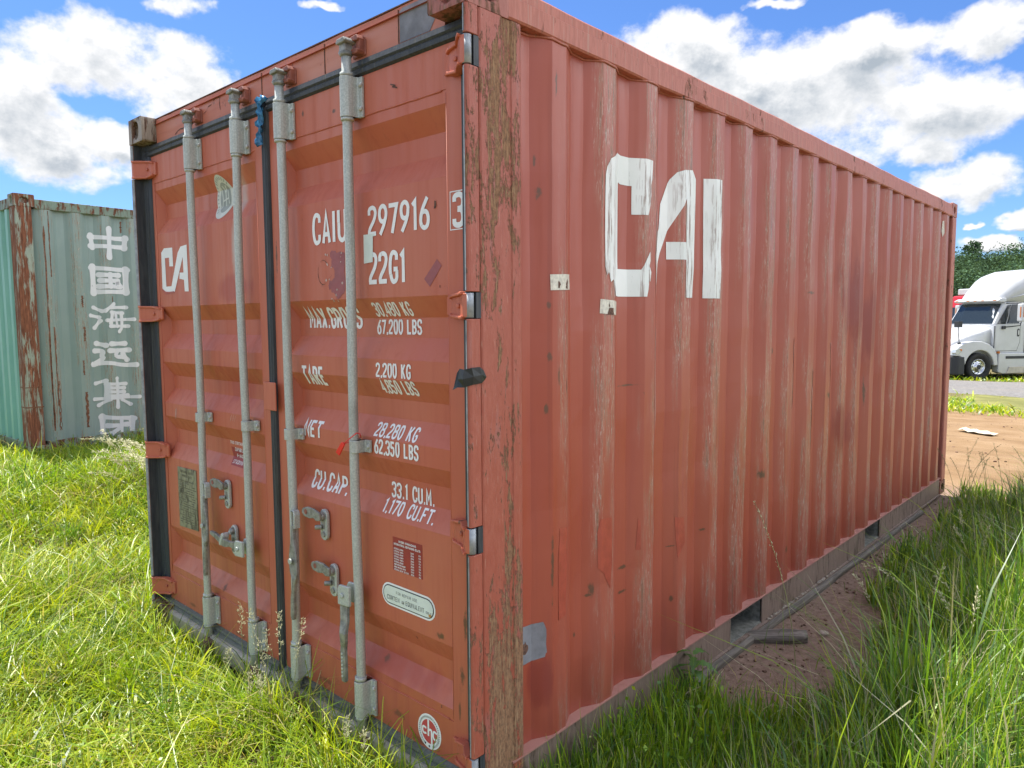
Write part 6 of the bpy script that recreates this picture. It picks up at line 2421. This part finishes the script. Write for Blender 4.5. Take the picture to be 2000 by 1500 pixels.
x, y = sample(-.05, 3.4, -.1, 8.2, dens_r, keep_r)
n = len(x)
d = camd(x, y)
far_r = smooth((x - np.maximum(.42, edge_x(y) - .02)) / .55)
tl = .6 + .8 * vnoise(x, y, .45, 91)
h = (.12 + .30 * far_r + .06 * smooth((y - 2.2) / 1.5) + .10 * np.exp(-((x - .06) / .12) ** 2 - ((y - .75) / .4) ** 2)) * tl * (1 + .3 * rng.normal(size=n)).clip(.35, 1.8)
P = np.stack([x, y, gz(x, y) - .008], -1)
w = (.0022 + .009 * rng.random(n) ** 1.7) * (1 + .10 * np.clip(d - 2.5, 0, 6))
c = pick(n, [3.6, 2.0, 1.0, 3.0, 1.3], .35) * np.array([.9, 1.0, 1.8])
ln = np.where(rng.random(n) < .85, rng.uniform(.03, .36, n), rng.uniform(.5, 1.3, n))
put_blades(*blades(P, h, w, ln, rng.uniform(0, 2 * PI, n), rng.uniform(0, .5, n), c))
# long bent leaves and pale stems
x, y = sample(.15, 3.2, 1.3, 7.0, lambda x, y: 260 + 0 * x, lambda x, y: keep_r(x - .2, y) & (x > .8))
n = len(x)
P = np.stack([x, y, gz(x, y)], -1)
c = pick(n, [3, 1.6, .7, 2, .5]) * np.array([.9, 1.0, 1.9])
put_blades(*blades(P, rng.uniform(.28, .58, n), rng.uniform(.005, .0095, n), rng.uniform(.15, .8, n), rng.uniform(0, 2 * PI, n), rng.uniform(.1, .5, n), c))
x, y = sample(.1, 3.2, .5, 7.0, lambda x, y: 210 + 0 * x, lambda x, y: keep_r(x - .1, y) & (x > .5))
n = len(x)
P = np.stack([x, y, gz(x, y)], -1)
c = np.array([.36, .34, .20]) * rng.uniform(.5, 1.2, n)[:, None]
put_blades(*blades(P, rng.uniform(.15, .55, n), rng.uniform(.0018, .0030, n), rng.uniform(.2, .9, n), rng.uniform(0, 2 * PI, n), rng.uniform(0, .2, n), c))
# upright young blades in front of the bottom rail
x, y = sample(.0, 1.1, .15, 1.6, lambda x, y: 3200 + 0 * x, keep_r)
n = len(x)
P = np.stack([x, y, gz(x, y) - .005], -1)
put_blades(*blades(P, rng.uniform(.08, .26, n), rng.uniform(.003, .0075, n), rng.uniform(.03, .4, n), rng.uniform(0, 2 * PI, n), rng.uniform(0, .35, n), pick(n, [4, 2.5, 1, 1.5, .3]) * np.array([.95, 1.05, 1.6])))
# low leafy weeds
x, y = sample(.0, 2.6, .2, 4.0, lambda x, y: 500 * (vnoise(x, y, .3, 101) > .55), keep_r)
n = len(x)
q = np.stack([x, y, gz(x, y) + rng.uniform(.03, .22, n)], -1)
v, f = leaves(q, .022, np.tile([0, 0, .5], (n, 1)))
put_blades(v, f, np.repeat(pick(n, [3, 2, 1, 3, .1]) * np.array([.85, 1, 1.1]), 4, 0))
# sparse wisps growing out of the bare dirt
x, y = sample(.03, .45, 1.2, 6.2, lambda x, y: 70 + 0 * x, lambda x, y: x > .0)
n = len(x)
P = np.stack([x, y, gz(x, y)], -1)
put_blades(*blades(P, rng.uniform(.04, .2, n), rng.uniform(.002, .004, n), rng.uniform(.2, 1.2, n), rng.uniform(0, 2 * PI, n), rng.uniform(0, .5, n), pick(n, [3, 2, 1, 2, 1])))
o = link('shaded_grass', np_mesh('shaded_grass', np.concatenate(GV), np.concatenate(GF), M_grass, np.concatenate(GC_)), None)
o['kind'] = 'stuff'
# --- verge grass by the road
GV, GF, GC_ = [], [], []
goff = [0]
n = 26000
x = rng.uniform(-9, 7, n)
y = rng.uniform(14.2, 21, n)
m_ = vnoise(x, y, 1.3, 111) * .7 + vnoise(x, y, .5, 113) * .3
k = (m_ > .50 - .05 * np.abs(y - 17.5) * 0) & (rng.random(n) < np.clip(1 - abs(y - 17.2) / 3.4, .03, 1))
x, y = x[k], y[k]
n = len(x)
P = np.stack([x, y, gz(x, y)], -1)
put_blades(*blades(P, rng.uniform(.05, .2, n), rng.uniform(.02, .045, n), rng.uniform(.3, 1.4, n), rng.uniform(0, 2 * PI, n), rng.uniform(0, .5, n), pick(n, [2, 3, 2.5, 1, .8])))
n = 5000
x = rng.uniform(-14, 6, n)
y = rng.uniform(28.6, 33, n)
P = np.stack([x, y, gz(x, y)], -1)
put_blades(*blades(P, rng.uniform(.05, .22, n), rng.uniform(.03, .06, n), rng.uniform(.3, 1.4, n), rng.uniform(0, 2 * PI, n), rng.uniform(0, .5, n), pick(n, [2, 3, 2.5, 1, .8])))
o = link('verge_grass', np_mesh('verge_grass', np.concatenate(GV), np.concatenate(GF), M_grass, np.concatenate(GC_)), None)
o['kind'] = 'stuff'

# ------------------------------------------------------------------ seed stalks one can pick out
M_stem = simple('stalk_green', (.24, .25, .09), .7, 0, .2)
M_seed = simple('seed_husk', (.56, .54, .33), .8, 0, .25, 90)
M_seedg = simple('green_husk', (.20, .22, .10), .8, 0, .25, 90)


def stalk(x, y, h, lean, az_, droop, head, spread, dark, label, group, nsp=46, r0=.0013, sc=1.):
    z = float(gz(x, y))
    t = thing('grass_stalk', label, 'grass stalk', (x, y, z), 0, group, local=True)
    path = []
    for i in range(11):
        u = i / 10
        rr = h * lean * u ** 2
        path.append(Vector((math.cos(az_) * rr, math.sin(az_) * rr, h * (u - droop * u ** 4))))
    MB().tube(path, [r0 * (1 - .55 * i / 10) for i in range(11)], 5).build('stem', M_stem, t, fix=False)
    mb = MB()
    L = sum((path[i + 1] - path[i]).length for i in range(10))
    for k in range(nsp):
        u = 1 - head * random.random()
        f = u * 10
        i = min(9, int(f))
        c_ = path[i].lerp(path[i + 1], f - i)
        ax_ = (path[i + 1] - path[i]).normalized()
        sp_ = spread * (1 - abs((1 - u) / head - .45) * .9) * random.random() ** .5
        dr = Vector((random.gauss(0, 1), random.gauss(0, 1), random.gauss(.1, .5))).normalized()
        tip = c_ + dr * sp_
        if sp_ > .008:
            mb.tube([c_, tip], .0004, 3, cap=False)
        g_ = (ax_ + dr * .6).normalized()
        s_ = random.uniform(.004, .0075) * sc
        n_ = g_.cross(Vector((.3, .5, .8))).normalized()
        n2 = g_.cross(n_)
        w_ = s_ * .26
        vs = [tip - g_ * s_, tip + n_ * w_, tip + n2 * w_, tip - n_ * w_, tip - n2 * w_, tip + g_ * s_]
        mb.add(vs, [(0, 1, 2), (0, 2, 3), (0, 3, 4), (0, 4, 1), (5, 2, 1), (5, 3, 2), (5, 4, 3), (5, 1, 4)])
    mb.build('seed_head', M_seedg if dark else M_seed, t, fix=False)
    return t


def door_label(i):
    return 'thin pale seeding grass stalk growing in front of the container doors'


DG = 'seeding grass stalks in front of the red doors'
for x, y, h in ((-1.19, -.13, .50), (-1.07, -.12, .52), (-1.05, -.10, .44), (-.98, -.13, .44), (-.88, -.13, .55), (-.86, -.11, .52), (-.99, -.15, .34), (-1.02, -.2, .30), (-.90, -.22, .34), (-1.38, -.12, .26), (-.50, -.12, .30), (-.42, -.10, .28)):
    stalk(x, y, h, random.uniform(.02, .12), random.uniform(0, 6.28), .02, .30, .022, False, door_label(0), DG, 40)
RG = 'dark seeding grass stalks at the far end of the red container'
for k in range(16):
    x, y = random.uniform(.12, 1.15), random.uniform(4.6, 6.4)
    stalk(x, y, random.uniform(.5, .78), random.uniform(.1, .4), random.uniform(0, 6.28), .08, .35, .014, True, 'dark seeding grass stalk standing by the container far corner', RG, 30, .002)
stalk(.36, 1.62, .80, .42, 2.6, .05, .45, .012, False, 'tall leaning pale grass stalk crossing the corrugated red side', None, 40, .0022)
stalk(.78, 2.15, .62, .55, 3.0, .30, .28, .02, False, 'drooping pale oat stalk among the tall grass on the right', None, 40, .0018)
OG = 'nodding oat stalks before the green container'
for k in range(46):
    x, y = random.uniform(-5.4, -4.2), random.uniform(.75, 1.6)
    stalk(x, y, random.uniform(.36, .70), random.uniform(.35, .8), random.uniform(3.0, 4.7), .28, .45, .034, False, 'nodding pale oat stalk in the clump before the green container', OG, 44, .0026, 2.0)

SG = 'green seeding grass stalks in the tall grass on the right'
for k in range(34):
    x, y = random.uniform(.55, 1.7), random.uniform(1.5, 4.6)
    stalk(x, y, random.uniform(.38, .66), random.uniform(.1, .5), random.uniform(0, 6.28), .10, .32, .014, k % 2 == 0, 'slim seeding grass stalk in the tall shaded grass on the right', SG, 34, .0018, 1.3)

# thistle like weed against the rail
wd_ = thing('weed', 'leafy weed with jagged leaves growing against the container bottom rail', 'weed', (.05, 1.27, float(gz(.05, 1.27))), local=True)
MB().tube([(0, 0, 0), (-.005, .01, .1), (-.012, .0, .21)], [.004, .003, .0015], 6).build('stem', M_stem, wd_)
M_weed = leaf_material('weed_leaves', .35, .45, .05)
vs, fs, cs = [], [], []
for k in range(13):
    a = k * 2.4 + random.uniform(-.3, .3)
    z0 = .05 + .16 * k / 13
    L = random.uniform(.08, .14)
    n_ = 9
    for i in range(n_):
        u = i / (n_ - 1)
        wv = .021 * math.sin(PI * min(1, u * .93 + .07)) * (1 if i % 2 else .55)
        r_ = L * u
        z = z0 + .05 * u - .09 * u * u
        c_ = Vector((math.cos(a) * r_, math.sin(a) * r_, z))
        s_ = Vector((-math.sin(a), math.cos(a), .25)) * wv
        vs += [c_ - s_, c_, c_ + s_]
    o_ = k * n_ * 3
    for i in range(n_ - 1):
        for j in range(2):
            fs.append((o_ + i * 3 + j, o_ + i * 3 + j + 1, o_ + i * 3 + 4 + j, o_ + i * 3 + 3 + j))
col = np.array([.09, .19, .04])[None] * rng.uniform(.8, 1.2, len(vs))[:, None]
link('leaves', np_mesh('leaves', np.array([tuple(q) for q in vs]), np.array(fs), M_weed, col), None, wd_)
# yellow flower
fl_ = thing('wildflower', 'small yellow wildflower in the shaded grass on the right', 'flower', (.90, 2.19, float(gz(.9, 2.19))), local=True)
MB().tube([(0, 0, 0), (.01, 0, .12), (.0, .01, .24)], .0012, 5).build('stem', M_stem, fl_)
mb = MB()
for k in range(6):
    a = k * PI / 3
    mb.add([(.0, .01, .24), (.008 * math.cos(a - .4), .01 + .008 * math.sin(a - .4), .245), (.013 * math.cos(a), .01 + .013 * math.sin(a), .249), (.008 * math.cos(a + .4), .01 + .008 * math.sin(a + .4), .245)], [(0, 1, 2, 3)])
mb.build('petals', simple('yellow_petal', (.75, .5, .02), .5), fl_, fix=False)
